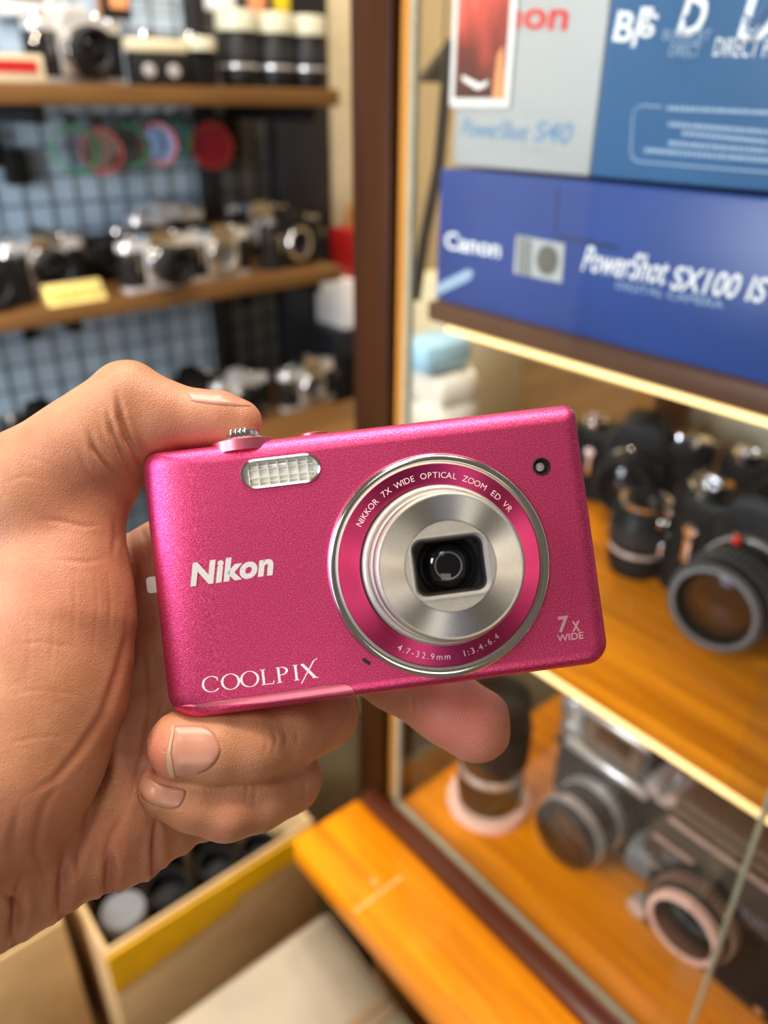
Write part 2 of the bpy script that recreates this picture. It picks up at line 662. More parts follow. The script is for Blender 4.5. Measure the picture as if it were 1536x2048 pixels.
grid_panel('grid_panel', 'blue-grey board with a square wire grid behind the camera shelves', -.35, .785, -1.15, .45, M['grid_blue'], M['grid_wire_pale'], .046)
grid_panel('grid_panel', 'narrow dark olive wire-grid board right of the blue-grey one', .812, .95, -1.15, .45, M['grid_brown'], M['black_metal'], .046)
bm = bmesh.new()
box(bm, .952, 1.092, PY_-.03, PY_+.05, FZ, .45, .004)
tag(finish('wall_panel', bm, M['black_panel'], origin=(1.03, PY_, FZ)), 'tall plain black panel at the right end of the camera shelves', 'panel')
bm = bmesh.new()
box(bm, .786, .811, PY_-.02, PY_+.03, FZ, .45, .003)
tag(finish('upright_post', bm, M['black_panel'], origin=(.8, PY_, FZ)), 'thin black upright between the blue-grey and olive grid boards', 'post')
bm = bmesh.new()
box(bm, 1.096, 1.215, PY_-.02, PY_+.02, -.255, .5, .008)
for k in range(4):
    box(bm, 1.104+k*.027, 1.124+k*.027, PY_-.024, PY_-.018, -.25, .5, .001)
tag(finish('cream_board', bm, M['cream_card'], origin=(1.17, PY_, -.25)), 'cream ribbed board hanging between the black panel and the dark red post', 'board')

# three wooden shelves
SHZ = (.020, -.272, -.553)
for i, (z, lb) in enumerate(zip(SHZ, ('uppermost wooden shelf, holding lenses and a big silver camera', 'middle wooden shelf crowded with film cameras',
                                      'lowest wooden shelf, behind the thumb and the pink camera'))):
    root = thing('wall_shelf', lb, 'shelf', (.3, SY, z), group=None)
    bm = bmesh.new()
    box(bm, -.55, .60, 0, PY_-SY-.012, -.026, 0, .003)
    finish('shelf_board', bm, M['shelf_wood'], root)
    for x in (-.5, .1, .56):
        bm = bmesh.new()
        box(bm, x-.01, x+.01, .03, PY_-SY-.012, -.05, -.026, .002)
        box(bm, x-.01, x+.01, PY_-SY-.03, PY_-SY-.012, -.12, -.026, .002)
        finish('bracket', bm, M['black_metal'], root)

# ------------------------------------------------------------------ film camera kit


def slr(name, top='silver', lens='black', lens_len=.036, scale=1.0, prism='silver', opening=False, label='', loc=(0, 0, 0), rz=0, group=None, cat='camera'):
    r = thing(name, label, cat, loc, rz, group)
    r.scale = (scale,)*3
    mt = M['silver'] if top == 'silver' else M['black_metal']
    mp = {'silver': M['silver'], 'black': M['black_metal'], 'white': M['chrome']}[prism] if prism else None
    bm = bmesh.new()
    prism_ = stadium(.136, .036, 8)
    loft(bm, [[(x, y, .008) for x, y in prism_], [(x, y, .064) for x, y in prism_]])
    finish('body', bm, M['leather'], r)
    bm = bmesh.new()
    p = stadium(.137, .037, 8)
    loft(bm, [[(x*.985, y*.96, 0) for x, y in p], [(x, y, .002) for x, y in p], [(x, y, .009) for x, y in p]])
    finish('base_plate', bm, mt, r)
    bm = bmesh.new()
    loft(bm, [[(x, y, .063) for x, y in p], [(x, y, .073) for x, y in p], [(x*.98, y*.93, .0755) for x, y in p]])
    # raised shoulder by the wind lever
    box(bm, .030, .060, -.014, .014, .073, .078, .002)
    finish('top_plate', bm, mt, r)
    if mp:
        bm = bmesh.new()
        loft(bm, [[(-.026, -.022, .060), (.026, -.022, .060), (.026, .018, .060), (-.026, .018, .060)],
                  [(-.025, -.023, .078), (.025, -.023, .078), (.024, .018, .078), (-.024, .018, .078)],
                  [(-.017, -.019, .090), (.017, -.019, .090), (.019, .016, .092), (-.019, .016, .092)],
                  [(-.010, -.008, .096), (.010, -.008, .096), (.012, .014, .097), (-.012, .014, .097)]])
        bmesh.ops.bevel(bm, geom=list(bm.edges), offset=.0016, segments=2, affect='EDGES')
        finish('prism_housing', bm, mp, r)
    FM = T(0, -.017, .040) @ RX(90)
    bm = bmesh.new()
    box(bm, -.033, .033, -.022, -.016, .010, .072, .004)
    finish('front_plate', bm, mt, r)
    bm = bmesh.new()
    ringlathe(bm, [(.030, 0), (.030, .009), (.0285, .011), (.0225, .011), (.0215, .008), (.0215, 0)], 40, FM)
    finish('lens_mount', bm, M['chrome'], r)
    if opening:
        bm = bmesh.new()
        lathe(bm, [(.0214, .003), (.0214, .005)], 32, FM)
        finish('mirror_box', bm, M['hole'], r)
    elif lens:
        L = lens_len
        bm = bmesh.new()
        lathe(bm, [(.026, .008), (.027, .012), (.027, .010+L*.25), (.0295, .010+L*.28), (.0295, .010+L*.62), (.0275, .010+L*.66), (.0275, .010+L*.95), (.0265, .010+L), (.023, .010+L), (.0215, .010+L*.80), (.017, .010+L*.72)], 40, FM, cap1=False)
        lz = finish('lens', bm, M['black_metal'] if lens == 'black' else M['silver'], r)
        bm = bmesh.new()
        for k in range(36):
            a = 2*math.pi*k/36
            box(bm, .0293, .0303, -.0013, .0013, .010+L*.32, .010+L*.58, 0, FM @ Matrix.Rotation(a, 4, 'Z'))
        finish('focus_ring', bm, M['rubber'], lz)
        bm = bmesh.new()
        ringlathe(bm, [(.0272, .010+L*.10), (.0282, .010+L*.12), (.0282, .010+L*.2), (.0272, .010+L*.22)], 40, FM)
        finish('aperture_ring', bm, M['chrome'], lz)
        bm = bmesh.new()
        lathe(bm, [(.0172, .010+L*.70), (.012, .010+L*.78), (.006, .010+L*.81), (.0003, .010+L*.82)], 32, FM)
        finish('lens_glass', bm, M['dark_glass'], lz)
    bm = bmesh.new()
    lathe(bm, [(.0125, .074), (.0125, .081), (.0115, .082), (.004, .082), (.004, .086), (.0003, .0862)], 28, T(-.048, 0, 0))
    rk = finish('rewind_knob', bm, M['chrome'], r)
    bm = bmesh.new()
    box(bm, -.058, -.038, -.002, .002, .083, .0865, .001)
    finish('crank', bm, M['chrome'], rk)
    bm = bmesh.new()
    lathe(bm, [(.0095, .076), (.0095, .084), (.0085, .0855), (.0003, .0858)], 28, T(.036, 0, 0))
    finish('shutter_dial', bm, M['chrome'], r)
    bm = bmesh.new()
    box(bm, .048, .070, -.006, .001, .0765, .081, .0015)
    lathe(bm, [(.009, .075), (.009, .0815), (.0003, .082)], 24, T(.054, .002, 0))
    finish('advance_lever', bm, M['chrome'], r)
    bm = bmesh.new()
    lathe(bm, [(.0035, .075), (.0035, .080), (.0003, .0803)], 16, T(.050, -.012, 0))
    finish('shutter_button', bm, M['chrome'], r)
    for s in (-1, 1):
        bm = bmesh.new()
        lathe(bm, [(.0026, 0), (.0026, .004), (.0003, .0045)], 14, T(s*.064, -.012, .058) @ RX(90))
        ringlathe(bm, [(.006, -.0008), (.006, .0008), (.0045, .0008), (.0045, -.0008)], 18, T(s*.064, -.0205, .052) @ RY(90))
        finish('strap_lug', bm, M['chrome'], r)
    bm = bmesh.new()
    lathe(bm, [(.005, 0), (.005, .005), (.0045, .006), (.0003, .0062)], 18, T(-.044, -.0175, .055) @ RX(90))
    box(bm, -.047, -.041, -.0235, -.0185, .030, .056, .0015)
    finish('self_timer', bm, M['chrome'], r)
    return r


def vlens(name, label, loc, r=.031, h=.075, body='black_metal', cap=None, cap_h=.014, group=None, rings=True, base=None, tilt=None):
    """a lens standing on its mount"""
    t_ = thing(name, label, 'lens', loc, 0, group)
    bm = bmesh.new()
    lathe(bm, [(r*.82, 0), (r*.86, .003), (r*.86, h*.12), (r*.97, h*.15), (r*.97, h*.30), (r*.90, h*.33), (r*.90, h*.42), (r, h*.46), (r, h*.80), (r*.94, h*.83), (r*.94, h*.97), (r*.9, h), (r*.78, h), (r*.72, h*.90), (.0004, h*.88)], 40)
    finish('barrel', bm, M[body], t_)
    if rings:
        bm = bmesh.new()
        for k in range(40):
            box(bm, r*.995, r*1.025, -.0014, .0014, h*.5, h*.76, 0, RZ(360*k/40))
        finish('focus_ring', bm, M['rubber'], t_)
        bm = bmesh.new()
        ringlathe(bm, [(r*.93, h*.345), (r*.955, h*.35), (r*.955, h*.40), (r*.93, h*.41)], 40)
        finish('aperture_ring', bm, M['silver'], t_)
    if cap:
        bm = bmesh.new()
        lathe(bm, [(r*.97, h*.96), (r*1.0, h*.965), (r*1.0, h+cap_h-.003), (r*.95, h+cap_h), (.0004, h+cap_h)], 40)
        finish('cap', bm, M[cap], t_)
    if base:
        bm = bmesh.new()
        ringlathe(bm, [(r*.9, 0), (r*1.22, 0), (r*1.25, .004), (r*1.18, .010), (r*.9, .010)], 40)
        finish('mount_ring', bm, M[base], t_)
    return t_


# ------------------------------------------------------------------ uppermost shelf
z1, z2, z3 = SHZ


def up_at(px, Y, z, dx=0, dy=0):
    return (onY(px, 500, Y).x+dx, Y+dy, z)


# X along the shelf for a photo column, at that depth and height


def X_at(px, Y, z):
    lo, hi = -1.0, 3.0
    for _ in range(40):
        m_ = (lo+hi)/2
        P = Vector((m_, Y, z))
        d = P.dot(vF)
        u = 768+FPX*P.dot(cR)/d
        if u < px:
            lo = m_
        else:
            hi = m_
    return (lo+hi)/2


def on_shelf(px, Y, z):
    return (X_at(px, Y, z+.05), Y, z)


slr('film_camera', 'silver', 'black', .040, 1.12, 'silver', label='big silver-topped reflex camera with black lens at the left of the uppermost shelf',
    loc=on_shelf(150, 1.36, z1), rz=6, group=None)
slr('film_camera', 'black', None, 0, .92, None, label='low black camera left of the white-capped lenses on the uppermost shelf', loc=on_shelf(345, 1.34, z1), rz=0)
rc = thing('flat_camera', 'flat cream-topped camera lying between the big silver reflex and the lenses', 'camera', on_shelf(312, 1.26, z1), 0)
bm = bmesh.new()
box(bm, -.046, .046, -.012, .014, 0, .044, .004)
finish('body', bm, M['leather'], rc)
bm = bmesh.new()
box(bm, -.048, .048, -.013, .015, .044, .062, .005)
finish('top_plate', bm, M['cream_card'], rc)
for s in (-.022, .018):
    bm = bmesh.new()
    lathe(bm, [(.009, 0), (.009, .006), (.007, .007), (.0003, .006)], 20, T(s, -.012, .02) @ RX(90))
    finish('lens', bm, M['silver'], rc)
rc = thing('capped_finder', 'small black finder with a round cream cap beside the flat cream-topped camera', 'finder', on_shelf(398, 1.27, z1), 0)
bm = bmesh.new()
box(bm, -.024, .024, -.015, .02, 0, .05, .004)
finish('body', bm, M['black_metal'], rc)
bm = bmesh.new()
lathe(bm, [(.027, 0), (.027, .014), (.022, .018), (.0003, .018)], 30, T(0, 0, .05))
finish('cap', bm, M['cream_plastic'], rc)
for px_, lb in ((476, 'black lens under a cream cap, leftmost of the three on the uppermost shelf'), (549, 'middle one of the three cream-capped black lenses on the uppermost shelf'),
                (615, 'cream-capped black lens nearest the right end of the uppermost shelf')):
    vlens('camera_lens', lb, on_shelf(px_, 1.30, z1), .0335, .085, 'black_metal', 'cream_plastic', .026, 'cream-capped lenses on the uppermost shelf')
# red and cream tag at the left end
pt = thing('price_card', 'cream and red price card leaning at the left end of the uppermost shelf', 'card', on_shelf(8, 1.23, z1), 4)
bm = bmesh.new()
box(bm, -.062, .046, -.004, .03, 0, .034, .002)
finish('card', bm, M['cream_card'], pt)
bm = bmesh.new()
box(bm, -.062, .036, -.0055, -.004, .012, .027)
finish('red_band', bm, M['red'], pt)
# things on the wall above
P = onY(48, 0, 1.50)
bm = bmesh.new()
box(bm, P.x-.04, P.x+.045, 1.495, 1.51, P.z-.022, P.z+.10, .003)
fr_ = finish('picture_frame', bm, M['white_plastic'], origin=(P.x, 1.5, P.z))
tag(fr_, 'white framed notice on the blue-grey board above the uppermost shelf', 'frame')
bm = bmesh.new()
box(bm, -.027, .03, -.0085, -.005, .0, .095)
finish('notice', bm, M['slate'], fr_)
for (px_, py_, w, h, mat, nm, lb) in ((225, 0, .05, .055, 'orange_print', 'film_packet', 'dark film packet with an orange picture above the big silver reflex'),
                                      (513, 0, .03, .06, 'orange_print', 'film_packet', 'orange and white film packet hanging above the middle capped lens'),
                                      (562, -4, .026, .055, 'yellow', 'film_packet', 'bright yellow film packet hanging beside the orange and white one'),
                                      (438, -14, .052, .05, 'white_plastic', 'film_packet', 'white packet hanging above the leftmost capped lens')):
    P = onY(px_, py_, 1.42)
    r_ = thing(nm, lb, 'packet', (P.x, 1.42, P.z))
    bm = bmesh.new()
    box(bm, -w/2, w/2, -.009, .009, -.026, h, .002)
    finish('packet', bm, M[mat], r_)
    bm = bmesh.new()
    tube(bm, [(0, 0, h-.004), (0, 0, h+.012), (0, .05, h+.014), (0, .10, h+.012)], .0015, 6)
    finish('hook', bm, M['black_metal'], r_)
    if px_ == 225:
        bm = bmesh.new()
        box(bm, -w/2, w/2, -.0105, -.009, -.026, h)
        finish('picture', bm, M['black_metal'], r_)
        bm = bmesh.new()
        box(bm, -.01, .02, -.0115, -.0105, -.012, .03)
        finish('picture', bm, M['orange_print'], r_)

# colour filters hanging on the grid
FILT = [(150, 298, 'ring_green', 'filter_clear', 'green-rimmed filter, leftmost on the wire grid', .0385, 20),
        (203, 303, 'ring_red', 'filter_orange', 'orange-red filter hanging right of the leftmost green one', .037, 25),
        (262, 292, 'ring_green', 'filter_clear', 'clear filter with thin green rim in the middle of the hanging row', .035, 50),
        (318, 288, 'ring_red', 'filter_clear', 'clear filter with a reddish rim near the right of the hanging row', .035, 45),
        (350, 280, 'ring_green', 'filter_clear', 'small clear green-rimmed filter just left of the deep red filter', .032, 55),
        (424, 292, 'ring_red', 'filter_red', 'deep red filter at the right end of the hanging row', .041, 12)]
for px_, py_, rim, gl, lb, r, rz in FILT:
    P = onY(px_, py_, 1.46)
    f_ = thing('lens_filter', lb, 'filter', (P.x, 1.46, P.z), -rz, 'colour filters hung on the wire grid')
    FMx = RX(90)
    bm = bmesh.new()
    ringlathe(bm, [(r, -.004), (r, .004), (r*.86, .004), (r*.86, -.004)], 48, FMx)
    finish('rim', bm, M[rim], f_)
    bm = bmesh.new()
    lathe(bm, [(r*.87, -.001), (r*.87, .001)], 48, FMx)
    finish('filter_glass', bm, M[gl], f_)
    bm = bmesh.new()
    tube(bm, [(0, 0, r*.95), (0, 0, r+.012), (.0, .03, r+.018), (0, .05, r+.016)], .0022, 6)
    box(bm, -.009, .009, -.004, .004, r-.002, r+.012, .002)
    finish('hook', bm, M['black_metal'], f_)
P = onY(30, 325, 1.49)
bm = bmesh.new()
box(bm, P.x-.018, P.x+.018, 1.475, 1.51, P.z-.035, P.z+.02, .004)
tube(bm, [(P.x, 1.49, P.z+.015), (P.x, 1.49, P.z+.04), (P.x, 1.512, P.z+.042)], .002, 6)
tag(finish('small_pouch', bm, M['black_metal'], origin=(P.x, 1.49, P.z)), 'small black pouch hanging on the grid left of the filters', 'pouch')

# ------------------------------------------------------------------ middle shelf
SL = slr
ROW = 'film cameras on the middle shelf'
slr('film_camera', 'silver', 'black', .040, 1.0, 'white', label='silver reflex with wide black lens right behind the gold tag', loc=on_shelf(85, 1.315, z2), rz=4, group=ROW)
slr('film_camera', 'black', 'black', .03, .9, None, label='flat black camera half hidden between the two silver reflexes of the middle shelf', loc=on_shelf(200, 1.375, z2), rz=0, group=ROW)
slr('film_camera', 'silver', 'black', .044, 1.0, 'white', label='silver reflex overhanging the edge of the middle shelf', loc=on_shelf(312, 1.235, z2), rz=8, group=ROW)
slr('film_camera', 'silver', 'black', .030, 1.14, 'silver', label='dull silver reflex standing tall at the back of the middle shelf', loc=on_shelf(335, 1.44, z2), rz=2, group=ROW)
slr('film_camera', 'silver', None, .0, .98, 'white', True, label='silver reflex without a lens, next right of the one overhanging the middle shelf', loc=on_shelf(432, 1.25, z2), rz=6, group=ROW)
slr('film_camera', 'black', 'silver', .03, 1.08, 'white', label='black reflex with a bright prism at the back right of the middle shelf', loc=on_shelf(510, 1.42, z2), rz=2, group=ROW)
slr('film_camera', 'black', None, 0, 1.02, 'black', True, label='black reflex with an open round mount at the right end of the middle shelf', loc=on_shelf(580, 1.27, z2), rz=10, group=ROW)
slr('film_camera', 'black', 'black', .03, .9, None, label='black camera cut off by the left edge of the photo on the middle shelf', loc=on_shelf(-30, 1.25, z2), rz=0, group=ROW)
gt = thing('price_tag', 'shiny gold price tag below the left silver reflex of the middle shelf', 'tag', on_shelf(140, 1.215, z2), 3)
bm = bmesh.new()
loft(bm, [[(-.045, -.012, 0), (.045, -.012, 0), (.045, .014, 0), (-.045, .014, 0)], [(-.045, .008, .028), (.045, .008, .028), (.045, .012, .028), (-.045, .012, .028)]])
finish('plate', bm, M['gold'], gt)
bm = bmesh.new()
for k in range(6):
    box(bm, -.04+k*.0135, -.031+k*.0135, -.0085, .002, .006+.001*(k % 2), .020, .001, RX(0))
finish('embossing', bm, M['gold'], gt)

# ------------------------------------------------------------------ lowest shelf
ROW3 = 'film cameras on the lowest shelf'
slr('film_camera', 'silver', None, 0, 1.02, 'white', True, label='silver reflex with an open mount at the right end of the lowest shelf', loc=on_shelf(612, 1.27, z3), rz=6, group=ROW3)
slr('film_camera', 'silver', 'black', .03, .95, 'silver', label='silver reflex just right of the thumb on the lowest shelf', loc=on_shelf(480, 1.30, z3), rz=2, group=ROW3)
slr('film_camera', 'black', 'black', .03, 1.0, 'black', label='all-black reflex above the thumb nail on the lowest shelf', loc=on_shelf(385, 1.36, z3), rz=0, group=ROW3)
slr('film_camera', 'black', 'black', .03, 1.05, 'black', label='black reflex left of the hand on the lowest shelf', loc=on_shelf(90, 1.33, z3), rz=3, group=ROW3)
bm = bmesh.new()
q = on_shelf(25, 1.24, z3)
lathe(bm, [(.03, 0), (.034, .006), (.034, .04), (.030, .05), (.015, .055), (.0004, .056)], 30, T(*q))
tag(finish('pot', bm, M['white_plastic'], origin=q), 'round white plastic pot at the left edge of the lowest shelf', 'pot')

# ------------------------------------------------------------------ gap between shelves and display case
q = onY(712, 640, 1.42)
bm = bmesh.new()
box(bm, 1.0, 1.30, 1.36, 1.49, FZ, -.45, .006)
cbn = finish('storage_cabinet', bm, M['black_panel'], origin=(1.15, 1.42, FZ))
tag(cbn, 'low black cabinet seen between the shelves and the dark red post', 'cabinet')
for k in range(2):
    bm = bmesh.new()
    box(bm, -.14+k*.145, -.005+k*.145, -.066, -.060, .05, .95, .003)
    finish('door', bm, M['black_metal'], cbn)
bm = bmesh.new()
box(bm, 1.03, 1.26, 1.37, 1.48, -.45, -.345, .004)
tag(finish('paper_box', bm, M['white_plastic'], origin=(1.15, 1.42, -.45)), 'white box on the low black cabinet left of the dark red post', 'box')
bm = bmesh.new()
box(bm, 1.065, 1.102, 1.38, 1.47, -.345, -.245, .004)
tag(finish('red_box', bm, M['red'], origin=(1.06, 1.42, -.345)), 'narrow red box on the white box left of the dark red post', 'box')
bm = bmesh.new()
box(bm, 1.105, 1.20, 1.40, 1.46, -.345, -.20, .004)
tag(finish('wooden_block', bm, M['back_wood'], origin=(1.15, 1.43, -.345)), 'amber wooden block beside the narrow red box', 'block')

# ================================================================== display case on the right
D = .38
SHELF_Z, DECK_Z, TOP_Z = -.36, -.645, -.126
case = thing('display_case', 'varnished orange wooden display case with a glass front and dark red corner post', 'display case', (D, .1, FZ))
CO = Vector((D, .1, FZ))


def kase(name, bm, mat, parent=None, **k):
    """bm is in eye-origin coordinates"""
    xform(bm, T(*(-CO)))
    return finish(name, bm, mat, parent or case, **k)


Y0 = -.45
bm = bmesh.new()
box(bm, D-.012, D+.004, .436, .480, FZ, .55, .004)
kase('corner_post', bm, M['post_wood'])
bm = bmesh.new()
box(bm, D-.004, D+.002, .424, .4365, DECK_Z, .55, .002)
kase('post_moulding', bm, M['back_wood'])
bm = bmesh.new()
box(bm, .268, .352, Y0, .458, DECK_Z-.036, DECK_Z-.004, .004)
sill = kase('front_sill', bm, M['orange_wood'])
bm = bmesh.new()
box(bm, .300, .304, .366, .3725, DECK_Z-.0045, DECK_Z-.0035)
box(bm, .269, .325, .3555, .3585, DECK_Z-.0042, DECK_Z-.0034)
kase('sill_joint', bm, M['gold'], sill)
bm = bmesh.new()
box(bm, .350, .3715, Y0, .455, DECK_Z-.03, DECK_Z+.006, .005)
kase('front_trim', bm, M['trim_wood'])
bm = bmesh.new()
box(bm, .3715, .85, Y0, .424, DECK_Z-.03, DECK_Z, .001)
kase('deck', bm, M['orange_wood'])
bm = bmesh.new()
box(bm, .385, .85, Y0, .412, SHELF_Z-.016, SHELF_Z, .002)
kase('shelf', bm, M['orange_wood'])
bm = bmesh.new()
box(bm, .3845, .394, Y0, .41, SHELF_Z-.022, SHELF_Z-.0165, .001)
kase('led_strip', bm, M['led'])
bm = bmesh.new()
box(bm, .385, .85, Y0, .412, TOP_Z-.014, TOP_Z, .002)
kase('shelf', bm, M['brown_edge'])
bm = bmesh.new()
box(bm, .3845, .392, Y0, .392, TOP_Z-.0185, TOP_Z-.0145, .001)
kase('led_strip', bm, M['led'])
bm = bmesh.new()
box(bm, .84, .86, Y0, .28, FZ, .55, .002)
kase('back_panel', bm, M['grey_box'])
bm = bmesh.new()
box(bm, .70, .80, .40, .425, DECK_Z, TOP_Z-.014, .003)
kase('rear_post', bm, M['back_wood'])
# glass front in two panes, and the plain glass end
GY = .098
bm = bmesh.new()
box(bm, .3735, .3775, GY, .419, DECK_Z+.004, .55)
gp = kase('glass_pane', bm, M['glass'])
bm = bmesh.new()
box(bm, .3733, .3777, GY, .419, DECK_Z, DECK_Z+.0055)
box(bm, .3733, .3777, .4185, .424, DECK_Z, .55)
kase('glass_edge', bm, M['glass_edge'], gp)
bm = bmesh.new()
box(bm, .3733, .3777, GY-.0015, GY+.0015, DECK_Z, .55)
kase('glass_edge', bm, M['glass_edge'], gp)
bm = bmesh.new()
box(bm, .366, .370, Y0, GY+.02, DECK_Z+.006, .55)
kase('glass_pane', bm, M['glass'])
# lower carcass
bm = bmesh.new()
box(bm, .36, .84, Y0, .44, FZ, DECK_Z-.03, .003)
kase('lower_carcass', bm, M['back_wood'])

# ------------------------------------------------------------------ cartons on the top shelf
BX = .392
# writing on a face that looks towards -X: text x runs along -Y
FACE = Matrix(((0, 0, -1, 0), (-1, 0, 0, 0), (0, 1, 0, 0), (0, 0, 0, 1)))


def face_pt(px, py, X=BX):
    p = onX(px, py, X)
    return Vector((-p.y, p.z))


def face_text(txt, a, b, hgt, mat, name, parent, po, X, shear=0.0, offset=0.0, ex=.0003):
    """lettering on the front of a carton from photo point a to b along its base line, hgt in metres"""
    bm = text_bm(txt, 1, shear, offset, .01)
    A, B = face_pt(*a, X=X), face_pt(*b, X=X)
    L = (B-A).length
    fit_text(bm, 0, L, 0, hgt)
    for v in bm.verts:
        v.co.z = (1 if v.co.z > 0 else 0)*ex
    an = math.atan2(B.y-A.y, B.x-A.x)
    xform(bm, T(X-po[0], -po[1], -po[2]) @ FACE @ T(A.x, A.y, 0) @ Matrix.Rotation(an, 4, 'Z'))
    return finish(name, bm, mat, parent, smooth=False)


def face_poly(polys, mat, name, parent, po, X, ex=.0004):
    """flat printed shapes given by photo outlines"""
    bm = bmesh.new()
    for poly in polys:
        P = [face_pt(*p, X=X) for p in poly]
        loft(bm, [[(p.x, p.y, 0) for p in P], [(p.x, p.y, ex) for p in P]])
    xform(bm, T(X-po[0], -po[1], -po[2]) @ FACE)
    return finish(name, bm, mat, parent, smooth=False)


ztop = -.0385
b1o = (BX+.06, .2, TOP_Z)
b1 = thing('camera_carton', 'long dark blue camera carton at the bottom of the stack on the top shelf', 'box', b1o)
bm = bmesh.new()
box(bm, BX-b1o[0], BX+.14-b1o[0], .0-b1o[1], .412-b1o[1], 0, ztop-TOP_Z, .0025)
finish('carton', bm, M['blue_box'], b1)
face_text('Canon', (890, 497), (1000, 517), .0115, M['print_white'], 'maker_logo', b1, b1o, BX-.0002, 0, .02)
face_text('PowerShot', (1163, 541), (1333, 571), .0145, M['print_white'], 'model_lettering', b1, b1o, BX-.0002, .35, .012)
face_text('SX100 IS', (1340, 578), (1532, 608), .0125, M['print_white'], 'model_lettering', b1, b1o, BX-.0002, .25, .015)
face_text('DIGITAL CAMERA', (1232, 577), (1445, 618), .0042, M['print_grey'], 'model_lettering', b1, b1o, BX-.0002)
face_poly([[(1034, 470), (1130, 488), (1124, 566), (1028, 546)]], M['grey_box'], 'camera_picture', b1, b1o, BX-.0002)
face_poly([[(1075+24*math.cos(a*.2618)*.9+20, 520+30*math.sin(a*.2618)) for a in range(24)]], M['slate'], 'camera_picture', b1, b1o, BX-.0007)
face_poly([[(1040+7*k, 474+2*k), (1043+7*k, 474+2*k), (1039+7*k, 546+2*k), (1036+7*k, 546+2*k)] for k in range(4)], M['slate'], 'camera_picture', b1, b1o, BX-.0007)
face_poly([[(872, 570), (935, 538), (948, 545), (940, 560), (876, 590)]], M['print_grey'], 'sticker', b1, b1o, BX-.0002)
bm = bmesh.new()
P0, P1, P2 = face_pt(1116, 376), face_pt(1110, 470), face_pt(1235, 495)
tube(bm, [(P0.x, P0.y, 0), (P1.x, P1.y, 0), (P2.x, P2.y, 0)], .0006, 6)
xform(bm, T(BX-.0002-b1o[0], -b1o[1], -b1o[2]) @ FACE)
finish('flap_slit', bm, M['hole'], b1)

b2o = (BX+.06, .2, ztop)
b2 = thing('camera_carton', 'pale grey and steel-blue camera carton on top of the dark blue one', 'box', b2o)
seam = onX(1192, 175, BX).y
bm = bmesh.new()
box(bm, BX+.003-b2o[0], BX+.13-b2o[0], seam-b2o[1], .4035-b2o[1], .002, .155, .0025)
finish('carton', bm, M['grey_box'], b2)
bm = bmesh.new()
box(bm, BX+.003-b2o[0], BX+.13-b2o[0], -.02-b2o[1], seam-b2o[1], .002, .155, .0025)
finish('carton_side', bm, M['steel_box'], b2)
XB = BX+.0028
face_text('Canon', (918, 52), (1133, 62), .0145, M['print_red'], 'maker_logo', b2, b2o, XB, 0, .02)
face_text('PowerShot', (922, 272), (1055, 284), .0105, M['print_blue'], 'model_lettering', b2, b2o, XB, .3, .008)
face_text('S40', (1066, 283), (1142, 290), .0115, M['print_blue'], 'model_lettering', b2, b2o, XB, .2, .012)
face_text('DIGITAL CAMERA', (945, 296), (1105, 306), .0032, M['print_dim'], 'model_lettering', b2, b2o, XB)
for k in range(3):
    face_poly([[(1032, 192+k*13), (1075+k*28, 194+k*13), (1075+k*28, 198+k*13), (1032, 196+k*13)]], M['print_dim'], 'small_print', b2, b2o, XB)
face_text('B', (1225, 82), (1262, 86), .0135, M['print_white'], 'print_mark', b2, b2o, XB, 0, .02)
face_text('F', (1262, 94), (1290, 97), .0175, M['print_white'], 'print_mark', b2, b2o, XB, .1, .02)
face_text('S', (1278, 74), (1307, 77), .0105, M['print_white'], 'print_mark', b2, b2o, XB, .1, .015)
face_text('D', (1352, 70), (1402, 75), .017, M['print_white'], 'print_mark', b2, b2o, XB, .1, .03)
face_poly([[(1376+8*math.cos(a*.5236), 38+9*math.sin(a*.5236)) for a in range(12)]], M['steel_box'], 'print_mark', b2, b2o, XB-.0004)
face_poly([[(1400+7*math.cos(a*.5236), 4+8*math.sin(a*.5236)) for a in range(12)]], M['print_white'], 'print_mark', b2, b2o, XB)
face_text('BUBBLE JET', (1324, 86), (1418, 88), .0056, M['print_grey'], 'print_caption', b2, b2o, XB)
face_text('DIRECT', (1338, 112), (1398, 114), .0056, M['print_grey'], 'print_caption', b2, b2o, XB)
face_text('D', (1472, 82), (1550, 86), .030, M['print_white'], 'print_mark', b2, b2o, XB, .1, .03)
for k in range(3):
    face_poly([[(1490, 26+k*14), (1506, 40+k*14), (1540, 2+k*14), (1540, 9+k*14), (1506, 48+k*14), (1490, 34+k*14)]], M['steel_box'], 'print_mark', b2, b2o, XB-.0006)
face_text('DIRECT PRINT', (1426, 112), (1600, 118), .0075, M['print_white'], 'print_caption', b2, b2o, XB)
# rounded outline round the fine print
PTS = [(1325, 214), (1285, 211), (1270, 218), (1266, 235), (1262, 300), (1266, 318), (1280, 324), (1400, 334), (1600, 350)]
bm = bmesh.new()
tube(bm, [(*face_pt(*p, X=XB), 0) for p in PTS], .00045, 6)
xform(bm, T(XB-b2o[0], -b2o[1], -b2o[2]) @ FACE)
finish('print_frame', bm, M['print_grey'], b2)
rr = random.Random(3)
for k, (x0, y0, yy) in enumerate(((1335, 212, 222), (1338, 244, 262), (1365, 262, 282), (1338, 282, 300), (1290, 296, 318))):
    qs = []
    x = x0
    while x < 1560:
        w = rr.uniform(5, 11)
        s_ = (x-x0)/(1560-x0)*(yy-y0)
        qs.append([(x, y0+s_), (x+w, y0+s_), (x+w, y0+s_+9), (x, y0+s_+9)])
        x += w+3
    face_poly(qs, M['print_grey'], 'small_print', b2, b2o, XB, .0002)
